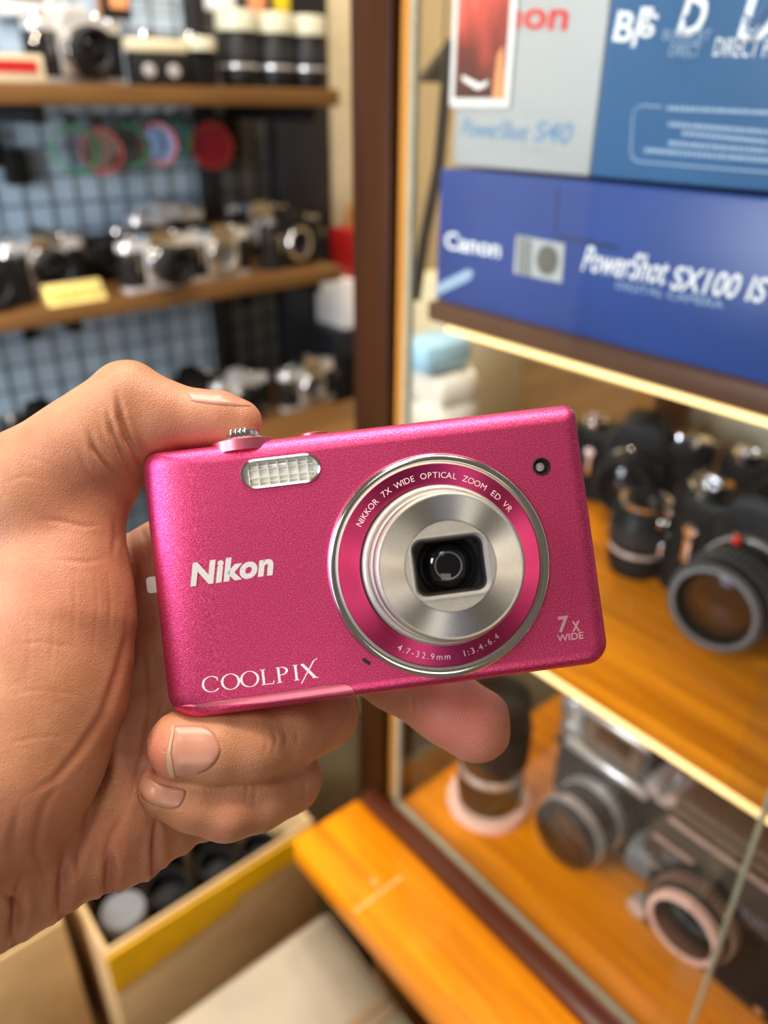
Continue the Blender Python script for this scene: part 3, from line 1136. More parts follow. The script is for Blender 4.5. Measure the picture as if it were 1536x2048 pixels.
# the picture card stuck on the pale half
t = NT('picture_card_print')
t.set(Roughness=.4)
vv = t.coord(kind='Generated')
sp = t.n('ShaderNodeSeparateXYZ')
t.l(vv, sp.inputs[0])
nz = t.noise(vv, 3.5, 2)
ad = t.n('ShaderNodeMath', operation='MULTIPLY_ADD')
t.l(nz, ad.inputs[0])
ad.inputs[1].default_value = .55
t.l(sp.outputs['Z'], ad.inputs[2])
t.l(t.ramp(ad.outputs[0], [(.25, (.03, .008, .01)), (.50, (.16, .02, .02)), (.78, (.62, .08, .06)), (1.1, (.72, .25, .20))]), t.b.inputs['Base Color'])
bm = bmesh.new()
A, B = onX(902, 214, XB), onX(1022, 218, XB)
box(bm, -.0022, 0, B.y-b2o[1], A.y-b2o[1], A.z-b2o[2], .15, .0008, T(XB-b2o[0], 0, 0))
cdp = finish('picture_card', bm, M['white_plastic'], b2)
bm = bmesh.new()
A, B = onX(914, 196, XB), onX(1012, 200, XB)
box(bm, -.0026, -.0022, B.y-b2o[1], A.y-b2o[1], A.z-b2o[2], .145, 0, T(XB-b2o[0], 0, 0))
finish('photo_print', bm, t.m, cdp)
face_poly([[(925, 150), (960, 168), (978, 160), (974, 172), (955, 180), (925, 160)]], M['white_plastic'], 'photo_detail', cdp, b2o, XB-.0027)
face_poly([[(985, 196), (996, 110), (1008, 90), (1008, 197)]], M['orange_print'], 'photo_detail', cdp, b2o, XB-.0027)

# ------------------------------------------------------------------ clutter on the far side of the case
bm = bmesh.new()
box(bm, .55, 1.25, .62, 1.05, -.50, -.47, .004)
box(bm, .56, .60, .64, .68, FZ, -.50)
box(bm, 1.19, 1.23, .64, .68, FZ, -.50)
box(bm, .56, .60, .99, 1.03, FZ, -.50)
box(bm, 1.19, 1.23, .99, 1.03, FZ, -.50)
tag(finish('work_table', bm, M['shelf_wood'], origin=(.86, .83, FZ)), 'brown table beyond the display case, under the cloth and cartons', 'table')


def clutter(name, label, cat, px0, px1, py0, Y, zb, dep, mat, bev=.004):
    a, b = onY(px0, py0, Y), onY(px1, py0, Y)
    bm = bmesh.new()
    box(bm, a.x, b.x, Y, Y+dep, zb, (a.z+b.z)/2, bev)
    return tag(finish(name, bm, M[mat], origin=((a.x+b.x)/2, Y+dep/2, zb)), label, cat)


clutter('carton', 'tall beige carton beyond the display case, right of the white cloth', 'box', 925, 1062, 560, .80, -.47, .12, 'cream_card')
clutter('dark_case', 'dark grey case behind the white cloth beyond the display case', 'case', 850, 905, 640, .95, -.47, .08, 'slate')
# folded cloth bundle
q = onY(895, 800, .70)
cl = None
bm = bmesh.new()
rr = random.Random(5)
for k in range(4):
    n = 22
    rings = []
    w = .115 - k*.012
    for (zz, s_) in ((0, .92), (.012, 1.0), (.030, 1.0), (.040, .9)):
        rings.append([(q.x+w*.55*s_*math.copysign(abs(math.cos(2*math.pi*i/n))**.7, math.cos(2*math.pi*i/n))+.004*math.sin(i*2.3+k), .72+.055*s_*math.sin(2*math.pi*i/n)+.003*math.sin(i*1.7), -.47+k*.040+zz+.004*math.sin(i*1.3+k*2)) for i in range(n)])
    loft(bm, rings)
tag(finish('folded_cloth', bm, M['cloth'], origin=(q.x, .72, -.47)), 'stack of folded off-white cloths seen through the glass beside the post', 'cloth')
bm = bmesh.new()
box(bm, q.x-.055, q.x+.03, .685, .75, -.308, -.268, .012)
tag(finish('blue_cloth', bm, M['pale_blue'], origin=(q.x, .72, -.308)), 'pale blue cloth lying on the stack of off-white cloths', 'cloth')
bm = bmesh.new()
box(bm, .745, .83, .285, .385, SHELF_Z, -.262, .003)
tag(finish('carton', bm, M['cream_card'], origin=(.79, .335, SHELF_Z)), 'pale carton at the back of the upper orange shelf, above the dark cameras', 'box')
# navy strap hanging behind the cartons
bm = bmesh.new()
S0, S1, S2, S3 = onY(900, 90, .47), onY(878, 330, .47), onY(850, 470, .47), onY(830, 600, .47)
tube(bm, [S0, S1, S2, S3], .0045, 8)
tag(finish('camera_strap', bm, M['navy_strap'], origin=S0), 'dark navy strap hanging down left of the cartons', 'strap')
bm = bmesh.new()
A = onY(862, 160, .60)
loft(bm, [[(A.x-.012, .60, A.z-.002), (A.x+.03, .60, A.z-.002), (A.x+.03, .60, A.z+.035)], [(A.x-.012, .61, A.z-.002), (A.x+.03, .61, A.z-.002), (A.x+.03, .61, A.z+.035)]])
tube(bm, [(A.x+.02, .605, A.z+.02), (A.x+.02, .605, .5)], .001, 6)
tag(finish('hanging_flag', bm, M['black_metal'], origin=(A.x, .605, A.z)), 'small black three-cornered flag hanging on a thread left of the pale carton', 'flag')

# ------------------------------------------------------------------ cameras on the wooden shelf inside


def lens_on(root, FM, prof, mat, glass_r, glass_z, glass='dark_glass', rings=(), ribs=None, name='lens'):
    """a lens with its rings and glass as parts of a camera; prof runs outwards along FM's z"""
    bm = bmesh.new()
    lathe(bm, prof, 48, FM, cap1=False)
    lz = finish(name, bm, M[mat], root)
    bm = bmesh.new()
    lathe(bm, [(glass_r, glass_z-.004), (glass_r, glass_z), (glass_r*.6, glass_z+.0035), (.0003, glass_z+.005)], 40, FM)
    finish('lens_glass', bm, M[glass], lz)
    for nm, r0, za, zb, mt in rings:
        bm = bmesh.new()
        ringlathe(bm, [(r0-.0045, za), (r0, za+.0008), (r0, zb-.0008), (r0-.0045, zb)], 64, FM)
        finish(nm, bm, M[mt], lz)
    if ribs:
        r0, za, zb, n, mt = ribs
        bm = bmesh.new()
        for k in range(n):
            box(bm, r0-.001, r0+.0012, -r0*1.7/n, r0*1.7/n, za, zb, 0, FM @ RZ(360*k/n))
        finish('focus_ring', bm, M[mt], lz)
    return lz


# ------------------------------------------------------------------ cameras on the lit wooden shelf
c3 = slr('film_camera', 'black', None, 0, 1.18, 'black', label='big black reflex with red index dot and amber lens on the upper orange shelf', loc=(.555, .200, SHELF_Z), rz=-86)
FM3 = T(0, -.017, .040) @ RX(90)
lens_on(c3, FM3, [(.028, .006), (.029, .012), (.029, .020), (.0265, .022), (.0265, .030), (.0295, .033), (.0295, .052), (.028, .055), (.028, .060), (.0245, .060), (.022, .052)], 'black_metal', .0235, .050, 'brown_glass',
        (('aperture_ring', .0300, .012, .019, 'silver'), ('filter_rim', .0285, .056, .0605, 'grey_plastic')), (.0290, .034, .051, 46, 'grey_plastic'))
bm = bmesh.new()
bmesh.ops.create_uvsphere(bm, u_segments=16, v_segments=10, radius=.0032, matrix=T(-.008, -.040, .0695))
finish('index_dot', bm, M['red_dot'], c3)
bm = bmesh.new()
lathe(bm, [(.007, .076), (.007, .0775), (.0003, .078)], 20, T(.018, -.012, .004))
finish('price_sticker', bm, M['green_sticker'], c3)
sl = vlens('camera_lens', 'short black lens with chrome rings standing on the upper orange shelf beside the pink camera', (.540, .300, SHELF_Z), .026, .062)
bm = bmesh.new()
for za in (.052, .058, .064):
    ringlathe(bm, [(.018, za), (.0215, za+.0006), (.0215, za+.0036), (.018, za+.0042)], 40)
finish('chrome_rings', bm, M['chrome'], sl)
bm = bmesh.new()
box(bm, -.012, -.004, -.0285, -.024, .028, .040, .0015)
lathe(bm, [(.004, 0), (.0045, .004), (.0003, .005)], 16, T(-.002, -.026, .046) @ RX(90))
finish('locking_lug', bm, M['chrome'], sl)
slr('film_camera', 'black', 'black', .03, 1.0, 'black', label='dark reflex behind the short chrome-ringed lens on the upper orange shelf', loc=(.645, .375, SHELF_Z), rz=-70)
slr('film_camera', 'black', None, 0, 1.0, 'black', label='dark reflex behind the big black one with the red dot on the upper orange shelf', loc=(.665, .235, SHELF_Z), rz=-95)
slr('film_camera', 'black', 'black', .04, 1.0, None, label='flat black camera at the far right back of the upper orange shelf', loc=(.74, .10, SHELF_Z), rz=-80)

# ------------------------------------------------------------------ lower deck: tall chrome reflex
r = thing('film_camera', 'tall chrome-topped reflex with square finder window on the lower deck', 'camera', (.512, .262, DECK_Z), -90)
bm = bmesh.new()
loft(bm, [[(x, y+.024, z) for x, y in rrect(.146, .048, (.012,)*4, 6)] for z in (.006, .088)])
finish('body', bm, M['leather'], r)
bm = bmesh.new()
loft(bm, [[(x, y+.024, z) for x, y in rrect(.147, .049, (.012,)*4, 6)] for z in (0, .007)])
finish('base_plate', bm, M['silver'], r)
bm = bmesh.new()
loft(bm, [[(x*s, y*s+.024, z) for x, y in rrect(.150, .052, (.014,)*4, 6)] for z, s in ((.086, 1), (.098, 1), (.101, .97))])
finish('top_plate', bm, M['silver'], r)
bm = bmesh.new()
box(bm, -.040, .032, -.012, .002, .004, .096, .004)
finish('front_plate', bm, M['black_metal'], r)
# finder housing with its square window
bm = bmesh.new()
box(bm, -.044, .030, -.004, .046, .099, .146, .003)
fh = finish('finder_housing', bm, M['slate'], r)
bm = bmesh.new()
loft(bm, [[(x-.007, -.0035, z+.122) for x, z in rrect(.062, .038, (.002,)*4, 3)], [(x-.007, -.008, z+.122) for x, z in rrect(.062, .038, (.002,)*4, 3)],
          [(x-.007, -.008, z+.122) for x, z in rrect(.040, .024, (.002,)*4, 3)], [(x-.007, -.0045, z+.122) for x, z in rrect(.036, .020, (.002,)*4, 3)]])
finish('window_frame', bm, M['brown_leather'], fh)
bm = bmesh.new()
box(bm, -.025, .011, -.0055, -.0042, .111, .133)
finish('finder_window', bm, M['brown_glass'], fh)
for nm, z0, x0, x1, mt, rad in (('upper_bar', .146, -.046, .032, 'silver', .0042), ('lower_bar', .096, -.052, .040, 'silver', .0055)):
    bm = bmesh.new()
    tube(bm, [(x0, -.012, z0), (x0+.002, -.012, z0), (x1-.002, -.012, z0), (x1, -.012, z0)], [rad*.7, rad, rad, rad*.7], 12)
    finish(nm, bm, M[mt], r)
bm = bmesh.new()
lathe(bm, [(.009, 0), (.010, .004), (.010, .055), (.009, .060), (.0003, .061)], 24, T(.043, -.012, .110) @ RX(-90))
lathe(bm, [(.0075, 0), (.0065, .003), (.0003, .004)], 20, T(.043, -.013, .110) @ RX(90))
finish('finder_tube', bm, M['silver'], r)
bm = bmesh.new()
loft(bm, [[(x+.066, y+.026, z) for x, y in stadium(.046, .046, 10)] for z in (.099, .110)])
sh_ = finish('raised_shoulder', bm, M['silver'], r)
bm = bmesh.new()
lathe(bm, [(.013, .109), (.013, .118), (.012, .119), (.0003, .1195)], 30, T(.062, .022, 0))
lathe(bm, [(.005, .109), (.005, .116), (.0003, .117)], 18, T(.080, .010, 0))
finish('shutter_dial', bm, M['chrome'], sh_)
bm = bmesh.new()
lathe(bm, [(.018, .100), (.019, .103), (.019, .124), (.017, .127), (.008, .127), (.008, .131), (.0003, .1315)], 36, T(-.064, .022, 0))
finish('wind_knob', bm, M['silver'], r)
FM2 = T(-.004, -.010, .047) @ RX(90)
lens_on(r, FM2, [(.041, 0), (.041, .006), (.036, .010), (.034, .016), (.034, .024), (.0315, .026), (.0315, .034), (.034, .036), (.034, .052), (.0325, .056), (.0325, .060), (.029, .060), (.026, .048)], 'black_metal', .028, .045, 'brown_glass',
        (('chrome_ring', .0355, .010, .022, 'silver'), ('chrome_ring', .0350, .042, .053, 'silver'), ('filter_rim', .0335, .054, .0605, 'black_metal')), (.0330, .024, .036, 40, 'rubber'))
for s in (-1, 1):
    bm = bmesh.new()
    lathe(bm, [(.003, 0), (.004, .006), (.0003, .008)], 14, T(s*.068, -.001, .080) @ RX(90))
    finish('strap_lug', bm, M['chrome'], r)

# ------------------------------------------------------------------ lower deck: medium-format camera, near
r = thing('medium_format_camera', 'black medium-format camera with rose lens ring and brown leather hood on the lower deck', 'camera', (.462, .128, DECK_Z), -90)
bm = bmesh.new()
box(bm, -.062, .062, .0, .046, .004, .112, .005)
finish('body', bm, M['leather'], r)
bm = bmesh.new()
box(bm, -.022, .060, .044, .10, .006, .126, .005)
finish('film_back', bm, M['leather'], r)
bm = bmesh.new()
box(bm, -.063, .063, -.002, .047, 0, .005, .002)
box(bm, -.022, .060, .045, .10, 0, .0065, .002)
finish('base_plate', bm, M['black_metal'], r)
bm = bmesh.new()
loft(bm, [[(-.064, -.004, .094), (.064, -.004, .094), (.064, .048, .094), (-.064, .048, .094)],
          [(-.066, -.016, .098), (.066, -.016, .098), (.066, .048, .098), (-.066, .048, .098)],
          [(-.066, -.010, .124), (.066, -.010, .124), (.066, .048, .124), (-.066, .048, .124)],
          [(-.062, -.002, .132), (.062, -.002, .132), (.062, .046, .132), (-.062, .046, .132)]])
bmesh.ops.bevel(bm, geom=list(bm.edges), offset=.002, segments=2, affect='EDGES')
npn = finish('name_plate', bm, M['warm_black'], r)
bm = text_bm('ZENZA BRONICA', 1, 0, .01, .01)
fit_text(bm, -.050, .050, 0, .009)
for v in bm.verts:
    v.co.z = .0006 if v.co.z > 0 else 0
xform(bm, T(0, -.0148, .104) @ RX(90-14))
finish('plate_lettering', bm, M['grey_plastic'], npn, smooth=False)
for nm, y0, z0, x0, x1, rad in (('edge_trim', -.002, .1335, -.056, .066, .0028), ('edge_trim', -.013, .119, -.060, -.025, .0022)):
    bm = bmesh.new()
    tube(bm, [(x0, y0, z0), (x1, y0, z0)], rad, 10)
    finish(nm, bm, M['bronze'], r)
bm = bmesh.new()
box(bm, -.056, .062, .010, .046, .131, .148, .004)
box(bm, -.024, .062, .044, .098, .124, .150, .005)
box(bm, -.058, .062, .004, .012, .130, .142, .002)
finish('hood', bm, M['brown_leather'], r)
bm = bmesh.new()
tube(bm, [(-.062, .010, .138), (-.062, .046, .138)], .006, 14)
finish('hood_hinge', bm, M['silver'], r)
FMB = T(-.010, -.002, .080) @ RX(90)
lens_on(r, FMB, [(.044, -.004), (.044, .004), (.039, .006), (.039, .014), (.034, .016), (.034, .026), (.0285, .028), (.0285, .038), (.0255, .038), (.0235, .022), (.020, .012)], 'black_metal', .021, .012, 'dark_glass',
        (('rose_ring', .0300, .0310, .0400, 'pink_ring'), ('inner_ring', .0245, .013, .0175, 'grey_plastic')), (.0342, .017, .027, 46, 'bronze'))
bm = bmesh.new()
lathe(bm, [(.017, 0), (.018, .003), (.018, .022), (.016, .025), (.0003, .026)], 32, T(-.062, .018, .055) @ RY(-90))
for k in range(26):
    box(bm, .0175, .0192, -.0011, .0011, .003, .022, 0, T(-.062, .018, .055) @ RY(-90) @ RZ(360*k/26))
finish('focus_knob', bm, M['grey_plastic'], r)
bm = bmesh.new()
lathe(bm, [(.008, 0), (.010, .006), (.009, .014), (.0003, .016)], 24, T(-.058, -.004, .030) @ RX(90))
finish('shutter_release', bm, M['silver'], r)
for x, z in ((-.058, .012), (.05, .012), (-.064, .112), (.058, .060)):
    bm = bmesh.new()
    lathe(bm, [(.0042, 0), (.0045, .003), (.0003, .0045)], 16, T(x, -.002, z) @ RX(90))
    finish('screw', bm, M['chrome'], r)
bm = bmesh.new()
tube(bm, [(-.050, -.006, .082), (-.056, -.012, .088), (-.060, -.014, .090)], .0035, 10)
finish('latch', bm, M['silver'], r)
vlens('camera_lens', 'tall black lens standing on a pale rose ring on the lower deck, below the fingertip', (.452, .365, DECK_Z), .035, .145, base='pink_ring')
r = thing('cable_release', 'small pale brass fitting lying in front of the black medium-format camera', 'fitting', (.418, .070, DECK_Z))
bm = bmesh.new()
lathe(bm, [(.006, 0), (.007, .003), (.007, .02), (.004, .024), (.004, .034), (.0003, .035)], 24, T(-.012, .016, .007) @ RZ(-40) @ RX(90))
finish('socket', bm, M['gold'], r)
bm = bmesh.new()
lathe(bm, [(.009, 0), (.0105, .003), (.0105, .016), (.008, .019), (.0003, .02)], 24, T(.006, -.012, 0))
finish('plunger', bm, M['gold'], r)

# ================================================================== cartons at the lower left
bm = bmesh.new()
box(bm, -.45, .345, .08, 1.0, -1.09, -1.055, .004)
for x in (-.42, .31):
    for y in (.12, .95):
        box(bm, x-.02, x+.02, y-.02, y+.02, FZ, -1.09)
tag(finish('bench', bm, M['shelf_wood'], origin=(-.05, .55, FZ)), 'low wooden bench under the cardboard boxes', 'bench')


def carton(label, x0, x1, y0, y1, zb, zr, mat='card', wall=.005, flapy=None):
    o = ((x0+x1)/2, (y0+y1)/2, zb)
    r = thing('cardboard_box', label, 'box', o)
    bm = bmesh.new()
    for (a, b, c, d) in ((x0, x1, y0, y0+wall), (x0, x1, y1-wall, y1), (x0, x0+wall, y0+wall, y1-wall), (x1-wall, x1, y0+wall, y1-wall)):
        box(bm, a-o[0], b-o[0], c-o[1], d-o[1], 0, zr-zb, .0018)
    box(bm, x0+wall-o[0], x1-wall-o[0], y0+wall-o[1], y1-wall-o[1], 0, .006)
    finish('carton', bm, M[mat], r)
    return r, o


rA, oA = carton('open cardboard box with yellow tape along its front, full of black lenses', .091, .345, .535, .74, -1.055, -.75)
bm = bmesh.new()
loft(bm, [[(.0922-oA[0], .5335-oA[1], z-oA[2]) for z in ()] or [(.091-oA[0], .5332-oA[1], -.757-oA[2]), (.344-oA[0], .5332-oA[1], -.757-oA[2]), (.344-oA[0], .5332-oA[1], -.792-oA[2]), (.24-oA[0], .5332-oA[1], -.793-oA[2]), (.232-oA[0], .5332-oA[1], -.804-oA[2]), (.15-oA[0], .5332-oA[1], -.812-oA[2]), (.138-oA[0], .5332-oA[1], -.812-oA[2]), (.091-oA[0], .5332-oA[1], -.816-oA[2])],
          [(x-oA[0], .535-oA[1], z-oA[2]) for x, z in ((.091, -.757), (.344, -.757), (.344, -.792), (.24, -.793), (.232, -.804), (.15, -.800), (.138, -.812), (.091, -.816))]])
finish('tape', bm, M['tape'], rA, smooth=False)
rB, oB = carton('plain cardboard box at the lower left corner, left of the yellow-taped one', -.24, .072, .598, .80, -1.055, -.752)
o = (.16, .33, -1.055)
rC = thing('cardboard_box', 'closed pale cardboard box in front of the yellow-taped one, beside the orange sill', 'box', o)
bm = bmesh.new()
loft(bm, [[(-.16, -.13, 0), (.135, -.13, 0), (.135, .11, 0), (-.16, .11, 0)], [(-.16, -.13, .26), (.135, -.13, .26), (.135, .11, .292), (-.16, .11, .292)],
          [(-.155, -.125, .265), (.130, -.125, .265), (.130, .108, .297), (-.155, .108, .297)]])
bmesh.ops.bevel(bm, geom=list(bm.edges), offset=.004, segments=3, affect='EDGES')
finish('carton', bm, M['card_pale'], rC)
bm = bmesh.new()
for k in range(2):
    box(bm, -.150, .128, -.012+.012*k, -.004+.012*k, .281+.0016*k, .2835+.0016*k, .001, RX(0))
finish('flap_seam', bm, M['card_in'], rC)
# black gear in the taped box
gear = [(.128, .585, -.905, .024, .125, 'grey_plastic', 0, 'black lens with a round grey cap standing nearest in the taped box'),
        (.185, .605, -.92, .030, .115, None, 0, 'wide black lens without a cap, second from the left in the taped box'),
        (.245, .600, -.93, .026, .125, None, 0, 'black lens in the middle of the taped box'),
        (.298, .590, -.92, .026, .110, None, 0, 'black lens at the right front of the taped box'),
        (.140, .670, -.92, .028, .115, None, 0, 'black lens at the back left of the taped box'),
        (.205, .675, -.92, .027, .120, 'black_metal', 0, 'black-capped lens at the back middle of the taped box'),
        (.275, .675, -.92, .030, .105, None, 0, 'squat black lens at the back right of the taped box')]
for x, y, zb, rr_, h, cap, tl, lb in gear:
    vlens('camera_lens', lb, (x, y, -1.048), rr_, h+(zb+1.048), 'black_metal', cap, .010, 'lenses in the taped box', rings=True)
for k, (x, y, rr_, h, lb) in enumerate(((-.06, .66, .03, .24, 'black lens deep in the plain box at the lower left'), (.02, .67, .028, .25, 'black lens at the right side of the plain box at the lower left'))):
    vlens('camera_lens', lb, (x, y, -1.048), rr_, h)
# packing paper and tube between the boxes and the post
bm = bmesh.new()
rr = random.Random(11)
n = 16
G = [[None]*n for _ in range(n)]
for i in range(n):
    for j in range(n):
        G[i][j] = bm.verts.new((.36+.16*i/(n-1), .66+.20*j/(n-1), -.74+.035*rr.random()+.03*math.sin(i*.8)*math.cos(j*.7)))
B_ = [[None]*n for _ in range(n)]
for i in range(n):
    for j in range(n):
        B_[i][j] = bm.verts.new((.36+.16*i/(n-1), .66+.20*j/(n-1), -1.40))
for i in range(n-1):
    for j in range(n-1):
        bm.faces.new((G[i][j], G[i+1][j], G[i+1][j+1], G[i][j+1]))
for i in range(n-1):
    for (a, b) in ((0, 0), (n-1, n-1)):
        bm.faces.new((G[i][a], G[i+1][a], B_[i+1][a], B_[i][a]))
        bm.faces.new((G[a][i], G[a][i+1], B_[a][i+1], B_[a][i]))
tag(finish('packing_paper', bm, M['paper_green'], origin=(.44, .76, -1.40)), 'crumpled olive packing paper in a heap behind the dark red post', 'paper')
bm = bmesh.new()
P = onY(758, 1500, .56)
lathe(bm, [(.0085, 0), (.0085, FZ*-1-.62), (.007, FZ*-1-.615), (.0003, FZ*-1-.615)], 18, T(P.x, .56, FZ))
tag(finish('white_tube', bm, M['white_plastic'], origin=(P.x, .56, FZ)), 'white tube standing upright just left of the post foot', 'tube')
bm = bmesh.new()
rings = []
rr = random.Random(2)
for k in range(12):
    z = -1.055+.33*k/11
    s_ = 1 - .25*(k/11)**2
    rings.append([(.322+.020*s_*math.cos(2*math.pi*i/20)*(1+.12*rr.random()), .245+.045*s_*math.sin(2*math.pi*i/20)*(1+.12*rr.random()), z) for i in range(20)])
loft(bm, rings)
tag(finish('plastic_bag', bm, M['bag'], origin=(.313, .245, -1.055)), 'crumpled grey-blue plastic bag under the orange sill', 'bag')

# ================================================================== the pink compact camera
mm = 0.001
CR = Matrix(((0.991, -0.125, 0.048), (0.122, 0.991, 0.052), (-0.055, -0.046, 0.997)))
cx_ = Vector((CR[0][0], CR[1][0], CR[2][0])).normalized()
cz_ = Vector((CR[0][2], CR[1][2], CR[2][2]))
cz_ = (cz_ - cx_*cz_.dot(cx_)).normalized()
cy_ = cz_.cross(cx_)
ct_ = Vector((-2.012, -10.486, -172.689)) + cz_*8.0
CC_L = Matrix(((cx_.x, cy_.x, cz_.x, ct_.x*mm), (cx_.y, cy_.y, cz_.y, ct_.y*mm), (cx_.z, cy_.z, cz_.z, ct_.z*mm), (0, 0, 0, 1)))
CC_M = CAM_M @ CC_L
CC_I = CC_M.inverted()
cc = bpy.data.objects.new('compact_camera', None)
COL.objects.link(cc)
cc.empty_display_size = 0.02
cc.matrix_world = CC_M
tag(cc, 'shiny pink compact digital camera held up in the hand, lens extended', 'camera')


def loc(px, py, h=0.0):
    """point of the photo on the camera's own plane z = h (mm)"""
    d = CC_I.to_3x3() @ ray(px, py)
    o = CC_I @ EYE
    k = (h*mm - o.z)/d.z
    p = o + d*k
    return Vector((p.x/mm, p.y/mm, h))


S = Matrix.Scale(mm, 4)


def cpart(name, bm, mat, parent=None, **k):
    xform(bm, S)
    return finish(name, bm, mat, parent or cc, **k)


# body shell
BW, BH = 96.8, 58.0
LAY = [(z, l, r, t_*.60, b) for z, l, r, t_, b in [(-20, 4, 4, 4, 4), (-19.4, 2, 2, 2, 2), (-18, .7, .7, .7, .7), (-15.5, 0, 0, 0, 0), (-8, 0, 0, 0, 0), (-6, .12, .05, .08, .03),
       (-4.4, .6, .15, .3, .12), (-3.0, 1.5, .35, .8, .3), (-1.9, 2.9, .7, 1.6, .6), (-1.1, 4.7, 1.1, 2.7, 1.0), (-.55, 7.0, 1.7, 4.1, 1.5),
       (-.24, 9.6, 2.4, 5.6, 2.1), (-.08, 12.5, 3.0, 6.6, 2.7), (-.02, 14.8, 3.5, 7.2, 3.1), (0, 17.0, 4.0, 7.6, 3.4)]]


def arch(p, it):
    x, y = p
    if y > 0:
        y += 0.5*(1-(x/48.4)**2)*(1 if y > 20 else 0)
    return (x, y)


def body_ring(z, iL, iR, iT, iB):
    w, h = BW-iL-iR, BH-iT-iB
    r = [max(.6, q-min(a, b)*.6) for q, a, b in ((3.4, iL, iT), (2.6, iR, iT), (5.0, iR, iB), (5.5, iL, iB))]
    return [(x, y, z) for x, y in (arch(p, iT) for p in rrect(w, h, r, 8, (iL-iR)/2, (iB-iT)/2))]


bm = bmesh.new()
loft(bm, [body_ring(*l) for l in LAY])
bmesh.ops.recalc_face_normals(bm, faces=bm.faces)
body_bvh = BVHTree.FromBMesh(bm)
body = cpart('body', bm, M['pink'], angle=60)


def recess(poly, x, y, rot=0.0, deep=-3.2):
    """sink a pocket into the shell"""
    cb = bmesh.new()
    prism(cb, poly, deep, 4, T(x, y, 0) @ RZ(rot))
    xform(cb, S)
    cut = finish('pocket', cb, None, cc)
    md = body.modifiers.new('pocket', 'BOOLEAN')
    md.operation = 'DIFFERENCE'
    md.object = cut
    md.solver = 'EXACT'
    dg = bpy.context.evaluated_depsgraph_get()
    nm = bpy.data.meshes.new_from_object(body.evaluated_get(dg))
    body.modifiers.clear()
    for p in nm.polygons:
        p.use_smooth = p.normal.z < .99999
    body.data = nm
    bpy.data.objects.remove(cut)



def hit_body(px, py):
    o = (CC_I @ EYE)/mm
    d = (CC_I.to_3x3() @ ray(px, py)).normalized()
    h = body_bvh.ray_cast(o, d)
    return h


def patch(poly, hgt, rim=0.25, rings=7, sub=4):
    """raised skin over the camera body inside a photo outline"""
    P = []
    for a, b in zip(poly, poly[1:]+poly[:1]):
        for k in range(sub):
            P.append((a[0]+(b[0]-a[0])*k/sub, a[1]+(b[1]-a[1])*k/sub))
    c = (sum(p[0] for p in P)/len(P), sum(p[1] for p in P)/len(P))
    R = []
    for k in range(rings+1):
        f = max(0.02, k/rings)
        ring = []
        for p in P:
            h = hit_body(c[0]+(p[0]-c[0])*f, c[1]+(p[1]-c[1])*f)
            if h[0] is None:
                h = hit_body(c[0]+(p[0]-c[0])*f*.97, c[1]+(p[1]-c[1])*f*.97)
            if h[0] is None:
                ring.append(None)
                continue
            ring.append(h[0]+h[1]*hgt)
        if any(q is None for q in ring):
            continue
        R.append(ring)
    bm = bmesh.new()
    loft(bm, R)
    return bm


# lens bezel
LC = loc(880, 1129, 1.5)
ML = T(LC.x, LC.y, 0)
bm = bmesh.new()
ringlathe(bm, [(24.1, -1.2), (24.1, .5), (23.85, 1.3), (23.2, 1.95), (22.4, 2.1), (21.75, 1.8), (21.45, 1.2), (21.4, -1.2)], 128, ML)
cpart('lens_ring', bm, M['chrome'])
root = bpy.data.objects.new('lens_bezel', None)
bm = bmesh.new()
ringlathe(bm, [(21.5, -1.2), (21.5, 1.35), (17.1, .95), (17.1, -1.2)], 128)
xform(bm, S)
bez = finish('lens_bezel', bm, M['pink_brushed'], cc)
bez.location = ML.translation*mm
bpy.data.objects.remove(root)
bm = bmesh.new()
ringlathe(bm, [(17.05, -2), (17.05, .9), (16.7, .9), (16.7, -2)], 96, ML)
cpart('lens_seal', bm, M['hole'])
bm = bmesh.new()
ringlathe(bm, [(16.65, -2), (16.65, 6.3), (16.3, 6.9), (15.9, 7.1), (15.4, 7.0), (15.4, -2)], 128, ML)
cpart('lens_barrel', bm, M['steel_matte'])
bm = bmesh.new()
ringlathe(bm, [(15.3, 2), (15.3, 11.6), (15.05, 12.2), (14.75, 12.3), (14.55, 12.1), (14.55, 2)], 128, ML)
cpart('lens_barrel', bm, M['steel_matte'])
bm = bmesh.new()
ringlathe(bm, [(14.45, 4), (14.45, 17.9), (14.2, 18.5), (13.85, 18.8), (13.6, 18.75), (13.6, 4)], 128, ML)
barrel = cpart('lens_barrel', bm, M['steel_matte'])
bm = bmesh.new()
ringlathe(bm, [(13.7, 16), (13.7, 18.7), (8.85, 18.35), (8.85, 16)], 128)
xform(bm, S)
fr = finish('lens_front_ring', bm, M['steel_brushed'], cc)
fr.location = ML.translation*mm
# square window in the middle
NQ = 16


def ring_of(poly, n=96):
    """resample an outline by angle about its middle"""
    out = []
    P = [Vector((x, y)) for x, y in poly]
    for k in range(n):
        a = 2*math.pi*k/n
        d = Vector((math.cos(a), math.sin(a)))
        best = None
        for p, q in zip(P, P[1:]+P[:1]):
            e = q-p
            den = d.x*e.y - d.y*e.x
            if abs(den) < 1e-9:
                continue
            tt = (p.x*e.y - p.y*e.x)/den
            uu = (p.x*d.y - p.y*d.x)/den
            if tt > 0 and -1e-6 <= uu <= 1+1e-6:
                best = tt if best is None else min(best, tt)
        out.append((d.x*best, d.y*best))
    return out


